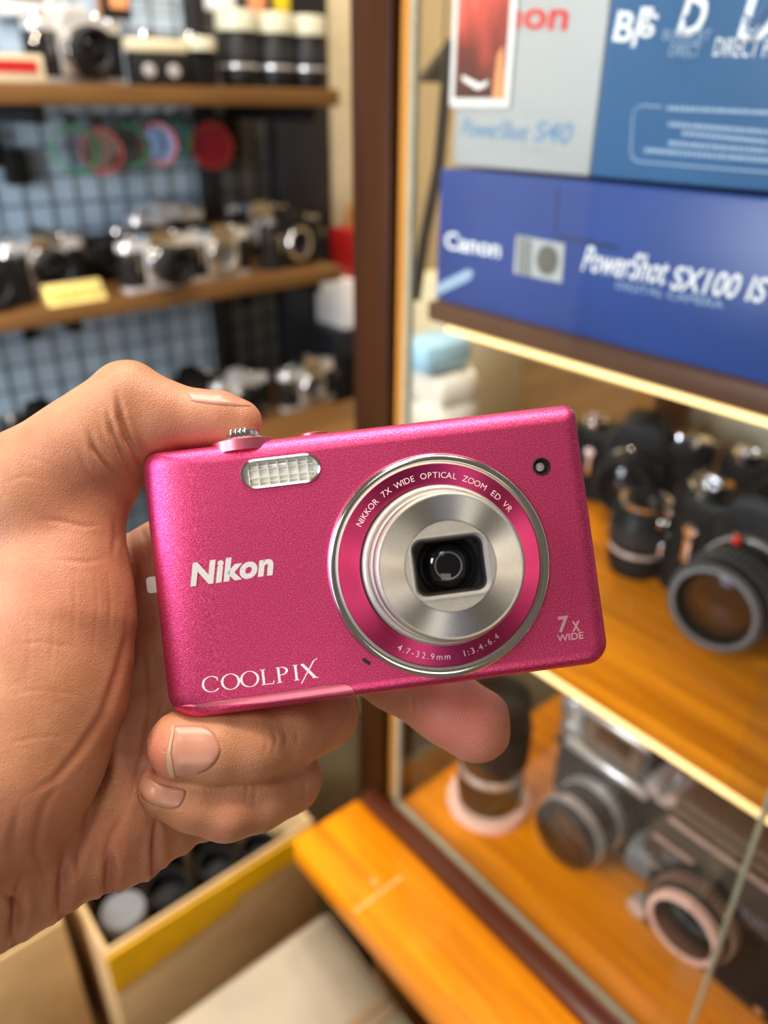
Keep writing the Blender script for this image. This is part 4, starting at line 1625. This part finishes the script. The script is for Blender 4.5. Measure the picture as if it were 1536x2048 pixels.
WO = ring_of(rrect(15.0, 12.0, (2.2,)*4, 6))
WI = ring_of(rrect(13.9, 10.9, (2.0,)*4, 6))
CI = [(8.75*math.cos(2*math.pi*k/96), 8.75*math.sin(2*math.pi*k/96)) for k in range(96)]
MW = ML @ T(-.15, -.1, 0)
bm = bmesh.new()
loft(bm, [[(x, y, 16.5) for x, y in CI], [(x, y, 18.25) for x, y in CI], [(x, y, 18.25) for x, y in WO], [(x, y, 16.5) for x, y in WO]], ML, cap=False)
cpart('lens_front_plate', bm, M['steel_matte'])
bm = bmesh.new()
loft(bm, [[(x*1.0, y*1.0, 17.5) for x, y in WO], [(x, y, 18.5) for x, y in WO], [(x*.97, y*.97, 18.5) for x, y in WO], [(x, y, 17.3) for x, y in WI], [(x*.98, y*.98, 17.0) for x, y in WI]], ML, cap=False)
cpart('lens_window_frame', bm, M['silver'])
bm = bmesh.new()
loft(bm, [[(x*.99, y*.99, 12) for x, y in WI], [(x*.99, y*.99, 13.4) for x, y in WI]], ML)
loft(bm, [[(x*.985, y*.985, 12.5) for x, y in WI], [(x*.985, y*.985, 17.1) for x, y in WI], [(x*.93, y*.91, 17.1) for x, y in WI], [(x*.9, y*.88, 12.5) for x, y in WI]], ML, cap=False)
lw = cpart('lens_window', bm, M['hole'])
bm = bmesh.new()
for r0 in (6.0, 5.2):
    ringlathe(bm, [(r0, 13), (r0, 13.9), (r0-.25, 14.0), (r0-.6, 13.4)], 64, ML)
cpart('lens_baffle', bm, M['black_metal'])
bm = bmesh.new()
lathe(bm, [(5.1, 13.3), (4.6, 14.1), (3.7, 14.8), (2.6, 15.25), (1.3, 15.5), (.05, 15.6)], 64, ML)
cpart('lens_glass', bm, M['dark_glass'])
bm = bmesh.new()
ringlathe(bm, [(2.75, 14.6), (2.75, 15.35), (2.6, 15.5), (2.45, 15.35), (2.45, 14.6)], 64, ML)
cpart('lens_inner_ring', bm, M['grey_plastic'])

# lettering round the bezel


def arc_text(chars, a0, a1, rbase, size, inward, zz):
    bm = bmesh.new()
    widths = []
    for c in chars:
        widths.append({' ': .75, 'I': .38, '1': .62, ':': .45, '.': .36, '-': .55, 'm': 1.05, 'W': 1.15, 'M': 1.05, 'O': .98}.get(c, .82))
    tot = sum(widths)
    pos = 0
    for c, w in zip(chars, widths):
        mid = pos + w/2
        pos += w
        if c == ' ':
            continue
        a = math.radians(a0 + (a1-a0)*mid/tot)
        g = text_bm(c, size*.93, 0, -0.006, 0.02, align='CENTER')
        th = a - math.pi/2 if not inward else a + math.pi/2
        mtx = T(rbase*math.cos(a), rbase*math.sin(a), zz) @ Matrix.Rotation(th, 4, 'Z') @ RX(0)
        xform(g, mtx)
        merge(bm, g)
    return bm


bm = arc_text('NIKKOR 7X WIDE OPTICAL ZOOM ED VR', 147.5, 29.5, 18.55, 2.0, False, 1.22)
xform(bm, ML)
cpart('ring_lettering', bm, M['logo_pale'], smooth=False)
bm = arc_text('4.7-32.9mm  1:3.4-6.4', -125, -57, 20.15, 2.0, True, 1.27)
xform(bm, ML)
cpart('ring_lettering', bm, M['logo_pale'], smooth=False)

# flash
FC = loc(561, 942, 0)
MF = T(FC.x, FC.y, .1)
bm = bmesh.new()
recess(stadium(17.3, 6.5, 10), FC.x, FC.y)
o1, i1 = stadium(17.2, 6.4, 10), stadium(16.2, 5.4, 10)
loft(bm, [[(x, y, -3) for x, y in o1], [(x, y, .25) for x, y in o1], [(x*.99, y*.98, .4) for x, y in o1], [(x, y, .2) for x, y in i1], [(x, y, -3) for x, y in i1]], MF, cap=False)
fl = cpart('flash', bm, M['chrome'])
bm = bmesh.new()
prism(bm, i1, -3, -1.6, MF)
box(bm, -6.6, 6.6, -1.9, 1.9, -1.6, -1.2, .2, MF)
for k in range(7):
    box(bm, -7+k*2.1, -6.7+k*2.1, -2.5, 2.5, -1.6, -.55, 0, MF)
for k in range(2):
    box(bm, -7, 7, -.95+k*1.8, -.75+k*1.8, -1.6, -.7, 0, MF)
cpart('flash_reflector', bm, M['flash_refl'], fl)
bm = bmesh.new()
prism(bm, [(x*.995, y*.99) for x, y in i1], -.35, 0.0, MF)
cpart('flash_window', bm, M['glass'], fl)

# focus lamp, microphone, strap eyelet
AC = loc(1083, 933, 0)
recess([(1.9*math.cos(k*.2618), 1.9*math.sin(k*.2618)) for k in range(24)], AC.x, AC.y, 0, -1.6)
bm = bmesh.new()
ringlathe(bm, [(2.0, -.8), (2.0, .12), (1.75, .15), (1.65, -.1), (1.65, -.8)], 40, T(AC.x, AC.y, 0))
lampring = cpart('focus_lamp', bm, M['hole'])
bm = bmesh.new()
lathe(bm, [(1.68, -1.6), (1.68, -1.3)], 40, T(AC.x, AC.y, 0))
cpart('lamp_recess', bm, M['hole'], lampring)
bm = bmesh.new()
lathe(bm, [(1.05, -.3), (1.0, .1), (.6, .3), (.05, .36)], 32, T(AC.x-.15, AC.y, -.9))
cpart('lamp_lens', bm, M['lamp_grey'], lampring)
MC = loc(733, 1323, 0)
bm = bmesh.new()
prism(bm, stadium(2.1, .75, 6), -.5, .05, T(MC.x, MC.y, 0) @ RZ(-43))
cpart('microphone_hole', bm, M['hole'])
EC = loc(301, 1170, -9)
bm = bmesh.new()
prism(bm, rrect(2.6, 3.6, (.8,)*4, 5), -11, -8, T(EC.x+.7, EC.y, 0))
cpart('strap_eyelet', bm, M['silver'])

# battery door lip, dish and shutter lever
poly = [(362, 1411), (430, 1402), (520, 1390), (600, 1378), (660, 1369), (690, 1368), (703, 1374), (711, 1385), (640, 1393), (560, 1402), (480, 1408), (400, 1414)]
bm = patch(poly, .18)
cpart('battery_door', bm, M['pink_lip'])
SHC = loc(487, 886, -5.5)
MS = T(SHC.x, 29.0, -6.2) @ RX(-90)
bm = bmesh.new()
lathe(bm, [(6.9, -2.2), (6.9, .15), (6.6, .35), (5.2, .1), (4.9, .1)], 64, MS)
dish = cpart('shutter_dish', bm, M['pink_lip'])
bm = bmesh.new()
lathe(bm, [(4.7, -.2), (4.8, .5), (4.5, 1.0), (3.6, 1.5), (3.4, 2.3), (2.9, 2.6), (.1, 2.7)], 48, MS)
sb = cpart('shutter_button', bm, M['chrome'])
bm = bmesh.new()
for k in range(4):
    box(bm, -2.0+k*1.0, -1.4+k*1.0, -5.6, -4.3, .5, 2.6, .2, MS)
box(bm, -2.2, 2.2, -5.0, -3, .6, 2.3, .3, MS)
cpart('zoom_lever', bm, M['chrome'], sb)
PW = loc(628, 872, -8)
bm = bmesh.new()
lathe(bm, [(3.2, -1), (3.2, .45), (2.9, .65), (.1, .6)], 40, T(PW.x, 29.2, -9) @ RX(-90))
cpart('power_button', bm, M['pink_lip'])

# writing on the front
p0, p1, p2 = loc(381, 1174), loc(550, 1150), loc(392, 1127)


def flat_text(bm, pa, pb, hgt, z=.03):
    """lettering from pa to pb along the base line (camera mm), hgt high"""
    L = (pb-pa).length
    ang = math.atan2(pb.y-pa.y, pb.x-pa.x)
    fit_text(bm, 0, L, 0, hgt)
    return xform(bm, T(pa.x, pa.y, z) @ Matrix.Rotation(ang, 4, 'Z'))


bm = text_bm('Nikon', 1, .22, .045, .012, 1.06)
flat_text(bm, p0, p1, 5.0)
cpart('maker_logo', bm, M['logo_silver'], smooth=False)
bm = text_bm('7', 1, .12, .03, .012)
flat_text(bm, loc(1118, 1266), loc(1141, 1263), 3.5)
cpart('zoom_mark', bm, M['logo_rose'], smooth=False)
bm = text_bm('x', 1, .12, .01, .012)
flat_text(bm, loc(1144, 1264), loc(1162, 1262), 2.3)
cpart('zoom_mark', bm, M['logo_rose'], smooth=False)
bm = text_bm('WIDE', 1, .05, .02, .012)
flat_text(bm, loc(1115, 1284), loc(1168, 1277), 1.5)
cpart('zoom_mark', bm, M['logo_rose'], smooth=False)

# COOLPIX in tall thin roman capitals


def ell_ring(bm, cx, cy, ax, ay, thick, thin, a0=0, a1=360, n=40):
    vo, vi = [], []
    for k in range(n+1):
        a = math.radians(a0 + (a1-a0)*k/n)
        c, s = math.cos(a), math.sin(a)
        w = thin + (thick-thin)*abs(c)**1.4
        vo.append(bm.verts.new((cx+ax*c, cy+ay*s, 0)))
        vi.append(bm.verts.new((cx+(ax-w)*c, cy+(ay-w*.8)*s, 0)))
    for k in range(n):
        bm.faces.new((vo[k], vo[k+1], vi[k+1], vi[k]))


def quad(bm, *p):
    bm.faces.new([bm.verts.new((x, y, 0)) for x, y in p])


bm = bmesh.new()
ell_ring(bm, 2.6, 2.0, 2.5, 2.05, .62, .2, 48, 318)
quad(bm, (4.0, 3.6), (4.35, 3.7), (4.35, 2.7), (4.15, 2.7))
ell_ring(bm, 7.5, 2.0, 2.45, 2.05, .62, .2)
ell_ring(bm, 12.4, 2.0, 2.45, 2.05, .62, .2)
for x0 in (15.6, 19.6, 24.0):          # stems of L, P, I with their serifs
    quad(bm, (x0, 0), (x0+.62, 0), (x0+.62, 4), (x0, 4))
    quad(bm, (x0-.35, 3.82), (x0+.97, 3.82), (x0+.97, 4), (x0-.35, 4))
    quad(bm, (x0-.35, 0), (x0+.97, 0), (x0+.97, .18), (x0-.35, .18))
quad(bm, (16.2, 0), (18.4, 0), (18.4, .2), (16.2, .2))
quad(bm, (18.2, 0), (18.45, 0), (18.6, .95), (18.45, .95))
ell_ring(bm, 20.6, 2.95, 1.75, 1.05, .6, .2, -90, 90)
quad(bm, (20.1, 3.82), (20.7, 3.82), (20.7, 4), (20.1, 4))
quad(bm, (20.1, 1.9), (20.7, 1.9), (20.7, 2.08), (20.1, 2.08))
quad(bm, (25.6, 4), (26.5, 4), (29.6, 0), (28.7, 0))
quad(bm, (25.2, -.95), (25.5, -.95), (29.4, 4.5), (29.0, 4.5))
quad(bm, (29.0, 4.5), (29.4, 4.5), (30.2, 4.85), (30.1, 5.0))
quad(bm, (28.4, 0), (29.9, 0), (29.9, .18), (28.4, .18))
g = bmesh.ops.extrude_face_region(bm, geom=list(bm.faces))
for v in g['geom']:
    if isinstance(v, bmesh.types.BMVert):
        v.co.z += .02
pa, pb = loc(404, 1387), loc(638, 1355)
ang = math.atan2(pb.y-pa.y, pb.x-pa.x)
k = (pb-pa).length/30.0
xform(bm, T(pa.x, pa.y, .02) @ Matrix.Rotation(ang, 4, 'Z') @ Matrix.Diagonal((k, k*1.0, 1, 1)))
for v in bm.verts:          # the lower edge of the word follows the curve of the shell
    h = body_bvh.ray_cast(Vector((v.co.x, v.co.y, 30)), Vector((0, 0, -1)))
    if h[0] is not None:
        v.co.z = h[0].z + v.co.z
cpart('model_lettering', bm, M['logo_white'], smooth=False)

# ================================================================== the hand
# one continuous skin, grown as a smooth union of tapered limbs; positions in
# millimetres seen from the eye (x right, y up, depth away from the eye)


def hp(px, py, d):
    return np.array([(px-768)/FPX*d, -(py-1024)/FPX*d, -d], np.float32)


LO = np.array([-200., -168., -226.], np.float32)
HI = np.array([32., 36., -132.], np.float32)
HS = 0.55
NX, NY, NZ = [int((b-a)/HS)+1 for a, b in zip(LO, HI)]
GX = (LO[0]+HS*np.arange(NX)).astype(np.float32)
GY = (LO[1]+HS*np.arange(NY)).astype(np.float32)
GZ = (LO[2]+HS*np.arange(NZ)).astype(np.float32)
BIG = np.float32(30)


def new_field():
    return np.full((NX, NY, NZ), BIG, np.float32)


def smin(a, b, k):
    h = np.clip(0.5+0.5*(b-a)/k, 0, 1)
    return b*(1-h)+a*h-k*h*(1-h)


def add_cone(F, a, b, ra, rb, k, flat=None):
    """round cone from a to b, blended into field F"""
    pad = max(ra, rb)+k+4
    lo = np.minimum(a, b)-pad
    hi = np.maximum(a, b)+pad
    i0 = np.maximum(((lo-LO)/HS).astype(int), 0)
    i1 = np.minimum(((hi-LO)/HS).astype(int)+2, [NX, NY, NZ])
    if np.any(i1 <= i0):
        return
    sl = tuple(slice(p, q) for p, q in zip(i0, i1))
    X = GX[sl[0]][:, None, None]-a[0]
    Y = GY[sl[1]][None, :, None]-a[1]
    Z = GZ[sl[2]][None, None, :]-a[2]
    ba = b-a
    L2 = float(ba@ba)+1e-9
    t_ = np.clip((X*ba[0]+Y*ba[1]+Z*ba[2])/L2, 0, 1)
    d = np.sqrt((X-t_*ba[0])**2+(Y-t_*ba[1])**2+(Z-t_*ba[2])**2)-(ra+(rb-ra)*t_)
    F[sl] = smin(F[sl], d.astype(np.float32), k)


def chain(F, pts, k):
    for (p, ra), (q, rb) in zip(pts, pts[1:]):
        add_cone(F, hp(*p), hp(*q), ra, rb, k)


palm = new_field()
# metacarpals and the palm between them
chain(palm, [((345, 1120, 198), 10.8), ((200, 1190, 194), 11.5), ((60, 1250, 190), 12), ((-100, 1450, 178), 14)], 5)
chain(palm, [((365, 1265, 199), 10.8), ((60, 1400, 189), 13)], 6)
chain(palm, [((360, 1400, 197), 10.5), ((60, 1530, 184), 13), ((-100, 1620, 174), 15)], 6)
chain(palm, [((325, 1585, 190), 12.6), ((200, 1648, 182), 13.6), ((60, 1690, 174), 15), ((0, 1722, 170), 15.5), ((-90, 1770, 165), 17)], 6)
# thenar eminence
chain(palm, [((150, 1055, 172), 9.6), ((125, 1130, 171), 13), ((112, 1235, 168), 15.6), ((68, 1380, 165), 18.4), ((-5, 1520, 160), 19.5), ((-120, 1640, 158), 22)], 6)
chain(palm, [((60, 985, 172), 13), ((-60, 1150, 174), 15), ((-100, 1400, 168), 20)], 7)
# wrist going off to the lower left
chain(palm, [((-100, 1600, 166), 23), ((-420, 1900, 166), 27), ((-760, 2200, 164), 30)], 8)
# folds of the outer edge
for (x, y, d, r) in ((255, 1682, 182, 9.5), (150, 1715, 175, 8.6), (70, 1765, 170, 8.5), (5, 1790, 167, 8.5), (340, 1655, 187, 6.5)):
    add_cone(palm, hp(x, y, d), hp(x-12, y+8, d-1), r+1.0, r*.9+1.0, 1.6)
# thumb
thumb = new_field()
chain(thumb, [((480, 843, 174), 5.0), ((440, 838, 174), 6.0), ((390, 838, 174), 6.5), ((320, 835, 174), 8.5), ((258, 815, 174), 9.6)], 2)
chain(thumb, [((255, 818, 174), 9.6), ((205, 872, 173), 11.3), ((150, 915, 172), 11.8), ((60, 985, 171), 13.4)], 2.5)
add_cone(thumb, hp(318, 880, 175), hp(300, 895, 175), 5.2, 4.5, 3)
add_cone(thumb, hp(215, 955, 175), hp(190, 985, 174), 8.0, 8.4, 3)
add_cone(thumb, hp(252, 772, 174), hp(258, 770, 174), 5.0, 4.8, 3)
hand = smin(palm, thumb, 4.5)
del thumb, palm
# index finger lies along the back of the pink camera, its tip below it
fi = new_field()
chain(fi, [((345, 1120, 198), 10.8), ((620, 1240, 203), 9.8), ((790, 1350, 198), 8.8)], 2.5)
chain(fi, [((790, 1350, 198), 8.8), ((890, 1410, 195), 9.0), ((952, 1449, 194), 9.3)], 2)
add_cone(fi, hp(905, 1425, 192), hp(950, 1452, 191), 7.0, 7.0, 2.5)
hand = smin(hand, fi, 3.0)
# middle finger curls back under the camera
fi = new_field()
chain(fi, [((365, 1265, 199), 10.8), ((520, 1330, 201), 9.8), ((640, 1415, 193), 9.4)], 2)
chain(fi, [((642, 1424, 187), 9.3), ((570, 1462, 178), 8.8), ((500, 1483, 172), 8.5)], 1.6)
chain(fi, [((500, 1484, 172), 8.5), ((430, 1489, 169), 8.3), ((365, 1490, 167), 7.5)], 1.6)
hand = smin(hand, fi, 1.4)
# ring finger under it
fi = new_field()
chain(fi, [((360, 1400, 197), 10.5), ((480, 1470, 199), 9.2), ((570, 1550, 190), 8.6)], 2)
chain(fi, [((573, 1558, 185), 8.5), ((510, 1588, 178), 8.3), ((450, 1600, 174), 8.2)], 1.6)
chain(fi, [((450, 1602, 174), 8.3), ((390, 1592, 171), 7.5), ((331, 1580, 169), 5.9)], 1.6)
hand = smin(hand, fi, 0.9)
# little finger, mostly hidden
fi = new_field()
chain(fi, [((325, 1585, 192), 10), ((400, 1612, 193), 8.2), ((440, 1600, 189), 7.5), ((390, 1605, 183), 6.5)], 1.6)
hand = smin(hand, fi, 1.2)
del fi


def surface_nets(D):
    s = D < 0
    c = [D[i:NX-1+i, j:NY-1+j, k:NZ-1+k] for i in (0, 1) for j in (0, 1) for k in (0, 1)]
    sg = [s[i:NX-1+i, j:NY-1+j, k:NZ-1+k] for i in (0, 1) for j in (0, 1) for k in (0, 1)]
    cnt = sum(x.astype(np.int8) for x in sg)
    mask = (cnt > 0) & (cnt < 8)
    I = np.argwhere(mask)
    vals = np.stack([x[mask] for x in c], 1)
    offs = np.array([(i, j, k) for i in (0, 1) for j in (0, 1) for k in (0, 1)], np.float32)
    acc = np.zeros((len(I), 3), np.float32)
    n = np.zeros(len(I), np.float32)
    for a in range(8):
        for b in range(a+1, 8):
            if np.abs(offs[a]-offs[b]).sum() != 1:
                continue
            va, vb = vals[:, a], vals[:, b]
            x = (va < 0) != (vb < 0)
            tt = np.where(x, va/np.where(x, va-vb, 1), 0)
            acc += np.where(x[:, None], offs[a]+tt[:, None]*(offs[b]-offs[a]), 0)
            n += x
    V = LO+HS*(I+acc/n[:, None])
    idx = np.full(mask.shape, -1, np.int64)
    idx[mask] = np.arange(len(I))
    Q = []
    for ax in range(3):
        o1, o2 = [(1, 2), (2, 0), (0, 1)][ax]
        sh = [NX-1, NY-1, NZ-1]
        lo = [0, 0, 0]
        lo[o1] = lo[o2] = 1
        A = tuple(slice(lo[q], sh[q]) for q in range(3))
        B = list(A)
        B[ax] = slice(lo[ax]+1, sh[ax]+1)
        s0, s1 = s[A], s[tuple(B)]
        ch = s0 != s1
        P = np.argwhere(ch)+np.array(lo)
        e1 = np.zeros(3, int)
        e1[o1] = 1
        e2 = np.zeros(3, int)
        e2[o2] = 1
        g = lambda d: idx[tuple((P-d).T)]
        q = np.stack([g(e1+e2), g(e2), g(0*e1), g(e1)], 1)
        fl = ~s0[ch]
        q[fl] = q[fl][:, ::-1]
        Q.append(q)
    Q = np.concatenate(Q)
    Q = Q[(Q >= 0).all(1)]
    return V.astype(np.float64), Q


for ax in range(3):           # close the skin at the edge of the block (off to the left, at the wrist)
    sl = [slice(None)]*3
    for e in (0, -1):
        sl[ax] = e
        hand[tuple(sl)] = 1.0
HV, HQ = surface_nets(hand)
del hand
# relax the voxel steps
nv = len(HV)
ed = np.concatenate([HQ[:, [0, 1]], HQ[:, [1, 2]], HQ[:, [2, 3]], HQ[:, [3, 0]]])
deg = np.bincount(ed.ravel(), minlength=nv).astype(float)


def relax(V, it, lam):
    for _ in range(it):
        S_ = np.stack([np.bincount(ed[:, 0], V[ed[:, 1], k], nv)+np.bincount(ed[:, 1], V[ed[:, 0], k], nv) for k in range(3)], 1)
        V = V+lam*(S_/deg[:, None]-V)
    return V


def normals(V):
    n = np.cross(V[HQ[:, 2]]-V[HQ[:, 0]], V[HQ[:, 3]]-V[HQ[:, 1]])
    N = np.stack([sum(np.bincount(HQ[:, c], n[:, k], nv) for c in range(4)) for k in range(3)], 1)
    return N/(np.linalg.norm(N, axis=1)[:, None]+1e-12)


HV = relax(HV, 6, .5)
HN = normals(HV)
hand_bvh = BVHTree.FromPolygons([tuple(p) for p in HV], [tuple(int(i) for i in q) for q in HQ])


def hit_hand(px, py):
    d = Vector(((px-768)/FPX, -(py-1024)/FPX, -1)).normalized()
    h = hand_bvh.ray_cast(Vector((0, 0, 0)), d)
    if h[0] is None:
        return None
    n = h[1]
    return h[0], (n if n.dot(d) < 0 else -n)


# which skin faces the eye, so the folds are cut only there
PXv = 768+FPX*HV[:, 0]/-HV[:, 2]
PYv = 1024-FPX*HV[:, 1]/-HV[:, 2]
dep = -HV[:, 2]
cell = 5
ci = np.clip(((PXv+300)/cell).astype(int), 0, 399)
cj = np.clip((PYv/cell).astype(int), 0, 439)
zb = np.full((400, 440), 1e9)
np.minimum.at(zb, (ci, cj), dep)
front = (dep < zb[ci, cj]+6.0) & ((HN*HV).sum(1) < 0)
FOLDS = [
    # (points, depth mm, width px)
    ([(230, 775), (236, 800), (241, 834), (253, 876), (271, 911), (288, 932)], 2.8, 5.5),
    ([(213, 815), (225, 865), (246, 911), (270, 944)], 2.0, 5),
    ([(174, 850), (188, 897), (218, 932), (258, 962)], 1.7, 5),
    ([(198, 840), (210, 885), (240, 925)], .5, 3.5),
    ([(150, 890), (176, 946), (211, 980)], .5, 4),
    ([(0, 965), (53, 953), (105, 965)], .25, 3),
    ([(20, 905), (90, 925), (140, 950)], .2, 3),
    ([(63, 1038), (116, 1041), (169, 1053), (218, 1050)], .55, 4),
    ([(105, 1118), (176, 1125), (218, 1115)], .4, 4),
    ([(0, 1130), (60, 1140), (110, 1170)], .2, 4),
    ([(228, 1025), (232, 1073), (224, 1125)], .6, 5),
    ([(258, 1190), (254, 1273), (236, 1346), (206, 1433), (157, 1505), (109, 1560), (36, 1600)], 1.2, 7),
    ([(268, 1180), (285, 1260), (300, 1340), (304, 1404), (295, 1477), (270, 1565), (251, 1630)], .9, 5),
    ([(332, 1390), (313, 1440), (303, 1480)], .6, 4),
    ([(255, 1040), (262, 1090), (275, 1160), (272, 1220)], .9, 4.5),
    ([(275, 1040), (290, 1080), (300, 1130)], .6, 4),
    ([(128, 1557), (95, 1600), (80, 1640), (72, 1703), (100, 1785)], .9, 7),
    ([(182, 1600), (172, 1660), (158, 1710), (150, 1778)], .9, 6),
    ([(251, 1620), (225, 1670), (210, 1710), (205, 1760)], .9, 6),
    ([(317, 1625), (310, 1660), (305, 1710)], 1.1, 5),
    ([(131, 1690), (128, 1740), (122, 1880)], 3.6, 9),
    ([(224, 1680), (220, 1730), (214, 1850)], 3.4, 8),
    ([(316, 1640), (313, 1690), (310, 1800)], 3.4, 7),
    ([(48, 1740), (36, 1800), (24, 1930)], 3.4, 9),
    ([(0, 1778), (18, 1795), (44, 1836)], 1.4, 6),
    ([(40, 1600), (25, 1680), (30, 1750)], .5, 7),
    ([(0, 1290), (80, 1285), (180, 1300)], .22, 3),
    ([(0, 1390), (90, 1380), (190, 1395)], .22, 3),
    ([(0, 1490), (70, 1475), (150, 1470)], .25, 3),
    ([(110, 1200), (105, 1280), (100, 1370)], .22, 3),
    ([(150, 1130), (150, 1220), (145, 1310)], .22, 3),
    ([(190, 1120), (195, 1220), (185, 1330)], .25, 3),
    ([(60, 1200), (60, 1300), (50, 1400)], .18, 3),
    ([(215, 1130), (222, 1210), (215, 1290)], .3, 3),
    ([(545, 1452), (552, 1480), (545, 1515)], .35, 3),
    ([(530, 1460), (533, 1490), (528, 1520)], .25, 2.5),
    ([(567, 1450), (572, 1475), (566, 1505)], .3, 3),
    ([(590, 1455), (596, 1475), (590, 1500)], .2, 3),
    ([(505, 1545), (512, 1580), (508, 1620)], .2, 3),
    ([(490, 1550), (494, 1580), (490, 1615)], .18, 3),
    ([(600, 1540), (612, 1575), (606, 1615)], .2, 3),
    ([(820, 1385), (826, 1410), (822, 1440)], .5, 3.5),
    ([(835, 1385), (843, 1412), (840, 1445)], .3, 3),
]
NAILS = {
    'middle': [(344, 1455), (365, 1451), (401, 1452), (423, 1462), (436, 1484), (440, 1503), (430, 1524), (408, 1542), (379, 1549), (342, 1549), (334, 1521), (337, 1490)],
    'ring': [(296, 1556), (284, 1564), (279, 1577), (287, 1596), (308, 1609), (336, 1616), (357, 1613), (367, 1598), (370, 1582), (352, 1576), (325, 1570)],
    'thumb': [(377, 784), (420, 785), (465, 795), (496, 807), (500, 812), (470, 812), (430, 809), (388, 803), (378, 796)],
}
for nm in ('middle', 'ring'):
    pl = NAILS[nm]
    FOLDS.append(([(p[0]+0, p[1]+0) for p in pl+pl[:1]], .2, 3.0))


def seg_dist(P, Q):
    """distance to a polyline, and how far along it (0..1) the nearest point is"""
    best = np.full(len(PXv), 1e9)
    along = np.zeros(len(PXv))
    Ls = [math.hypot(b[0]-a[0], b[1]-a[1]) for a, b in zip(P, P[1:])]
    tot, run = sum(Ls)+1e-9, 0
    for (x0, y0), (x1, y1), L in zip(P, P[1:], Ls):
        dx, dy = x1-x0, y1-y0
        t_ = np.clip(((Q[0]-x0)*dx+(Q[1]-y0)*dy)/(dx*dx+dy*dy+1e-9), 0, 1)
        d = np.hypot(Q[0]-x0-t_*dx, Q[1]-y0-t_*dy)
        m_ = d < best
        best = np.where(m_, d, best)
        along = np.where(m_, (run+t_*L)/tot, along)
        run += L
    return best, along


disp = np.zeros(nv)
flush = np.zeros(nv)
for P, dm, w in FOLDS:
    dm *= .55
    w *= .8
    dd, al = seg_dist(P, (PXv, PYv))
    if P[0] != P[-1]:       # folds fade out at both ends and are never quite even
        ends = np.clip(np.minimum(al, 1-al)/.35, 0, 1)
        dm = dm*(ends**1.2)*(.9+.12*np.sin(al*9+P[0][0]))
        w = w*(.7+.45*ends)
    disp += -dm*np.exp(-.5*(dd/w)**2)+.28*dm*np.exp(-.5*((dd-2.6*w)/(1.2*w))**2)
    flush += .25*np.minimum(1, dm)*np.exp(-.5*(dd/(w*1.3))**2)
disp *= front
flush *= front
# broad soft tissue: knuckle bump, pads, bands of the palm
for (x, y, r, a) in ((460, 1655, 28, .7), (475, 1440, 30, .25), (905, 1450, 40, .5), (285, 1655, 16, .5), (180, 1690, 20, .5), (100, 1720, 22, .5),
                     (282, 1320, 14, .5), (230, 1560, 30, .5), (300, 880, 22, .35)):
    disp += a*np.exp(-.5*((PXv-x)**2+(PYv-y)**2)/r**2)*front
for (x, y, r, a) in ((940, 1440, 70, .8), (880, 1450, 60, .5), (318, 1500, 30, .75), (300, 1560, 28, .5), (450, 1640, 40, .25), (350, 900, 60, .4), (450, 870, 60, .25),
                     (120, 1160, 90, .3), (60, 1650, 70, .3), (220, 1720, 60, .3), (160, 980, 60, .3)):
    flush += a*np.exp(-.5*((PXv-x)**2+(PYv-y)**2)/r**2)*front
prn = np.clip(1.4*np.exp(-.5*(((PXv-945)/52)**2+((PYv-1450)/52)**2)), 0, 1)*front
HV2 = HV+HN*disp[:, None]
hc = np.array([0, 0, -172.0])
HM = CAM_M @ T(0, 0, -.172)
me = bpy.data.meshes.new('person')
me.from_pydata([tuple(p) for p in (HV2-hc)*mm], [], [tuple(int(i) for i in q) for q in HQ])
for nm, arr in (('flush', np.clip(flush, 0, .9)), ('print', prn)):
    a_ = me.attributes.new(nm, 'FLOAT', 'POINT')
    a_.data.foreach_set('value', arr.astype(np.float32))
me.polygons.foreach_set('use_smooth', np.ones(len(me.polygons), bool))
me.materials.append(M['skin'])
me.update()
person = bpy.data.objects.new('person', me)
COL.objects.link(person)
person.matrix_world = HM
tag(person, 'bare left hand of a person gripping the pink compact camera with thumb on top', 'person')
tipc = (hp(935, 1425, 186)-hc)*mm
SKIN_MAP.inputs['Location'].default_value = tuple(-float(q) for q in tipc)


def nail(poly, hgt, name, mat, parent, cut=None, sub=5, rings=9, lift=.0):
    P = []
    n = len(poly)
    for i in range(n):          # round the outline (Catmull-Rom)
        p0, p1, p2, p3 = [np.array(poly[(i+k) % n], float) for k in (-1, 0, 1, 2)]
        for s_ in range(sub):
            u = s_/sub
            P.append(.5*((2*p1)+(-p0+p2)*u+(2*p0-5*p1+4*p2-p3)*u*u+(-p0+3*p1-3*p2+p3)*u**3))
    c = np.mean(P, 0)
    R = []
    for k in range(rings+1):
        f = max(.02, k/rings)
        ring = []
        for p in P:
            q = c+(p-c)*f
            h = hit_hand(*q)
            if h is None:
                ring = None
                break
            up = hgt*(1-.75*f**4)+lift
            ring.append((h[0]+h[1]*up-Vector(hc))*mm)
        if ring:
            R.append(ring)
    last = []
    for p in P:
        h = hit_hand(*(c+(p-c)*1.0))
        if h is None:
            h = hit_hand(*(c+(p-c)*.96))
        if h is None:
            return None
        last.append((h[0]-h[1]*.5-Vector(hc))*mm)
    R.append(last)
    bm = bmesh.new()
    loft(bm, R)
    return finish(name, bm, mat, parent, angle=80)


nl = nail(NAILS['middle'], .55, 'fingernail', M['nail'], person)
EDGE = [(344, 1456), (350, 1456), (345, 1490), (343, 1520), (350, 1548), (340, 1548), (334, 1521), (337, 1490)]
nail(EDGE, .35, 'nail_free_edge', M['nail_edge'], nl, lift=.3, rings=4)
nail(NAILS['ring'], .5, 'fingernail', M['nail'], person)
nail(NAILS['thumb'], .35, 'thumbnail', M['nail'], person)
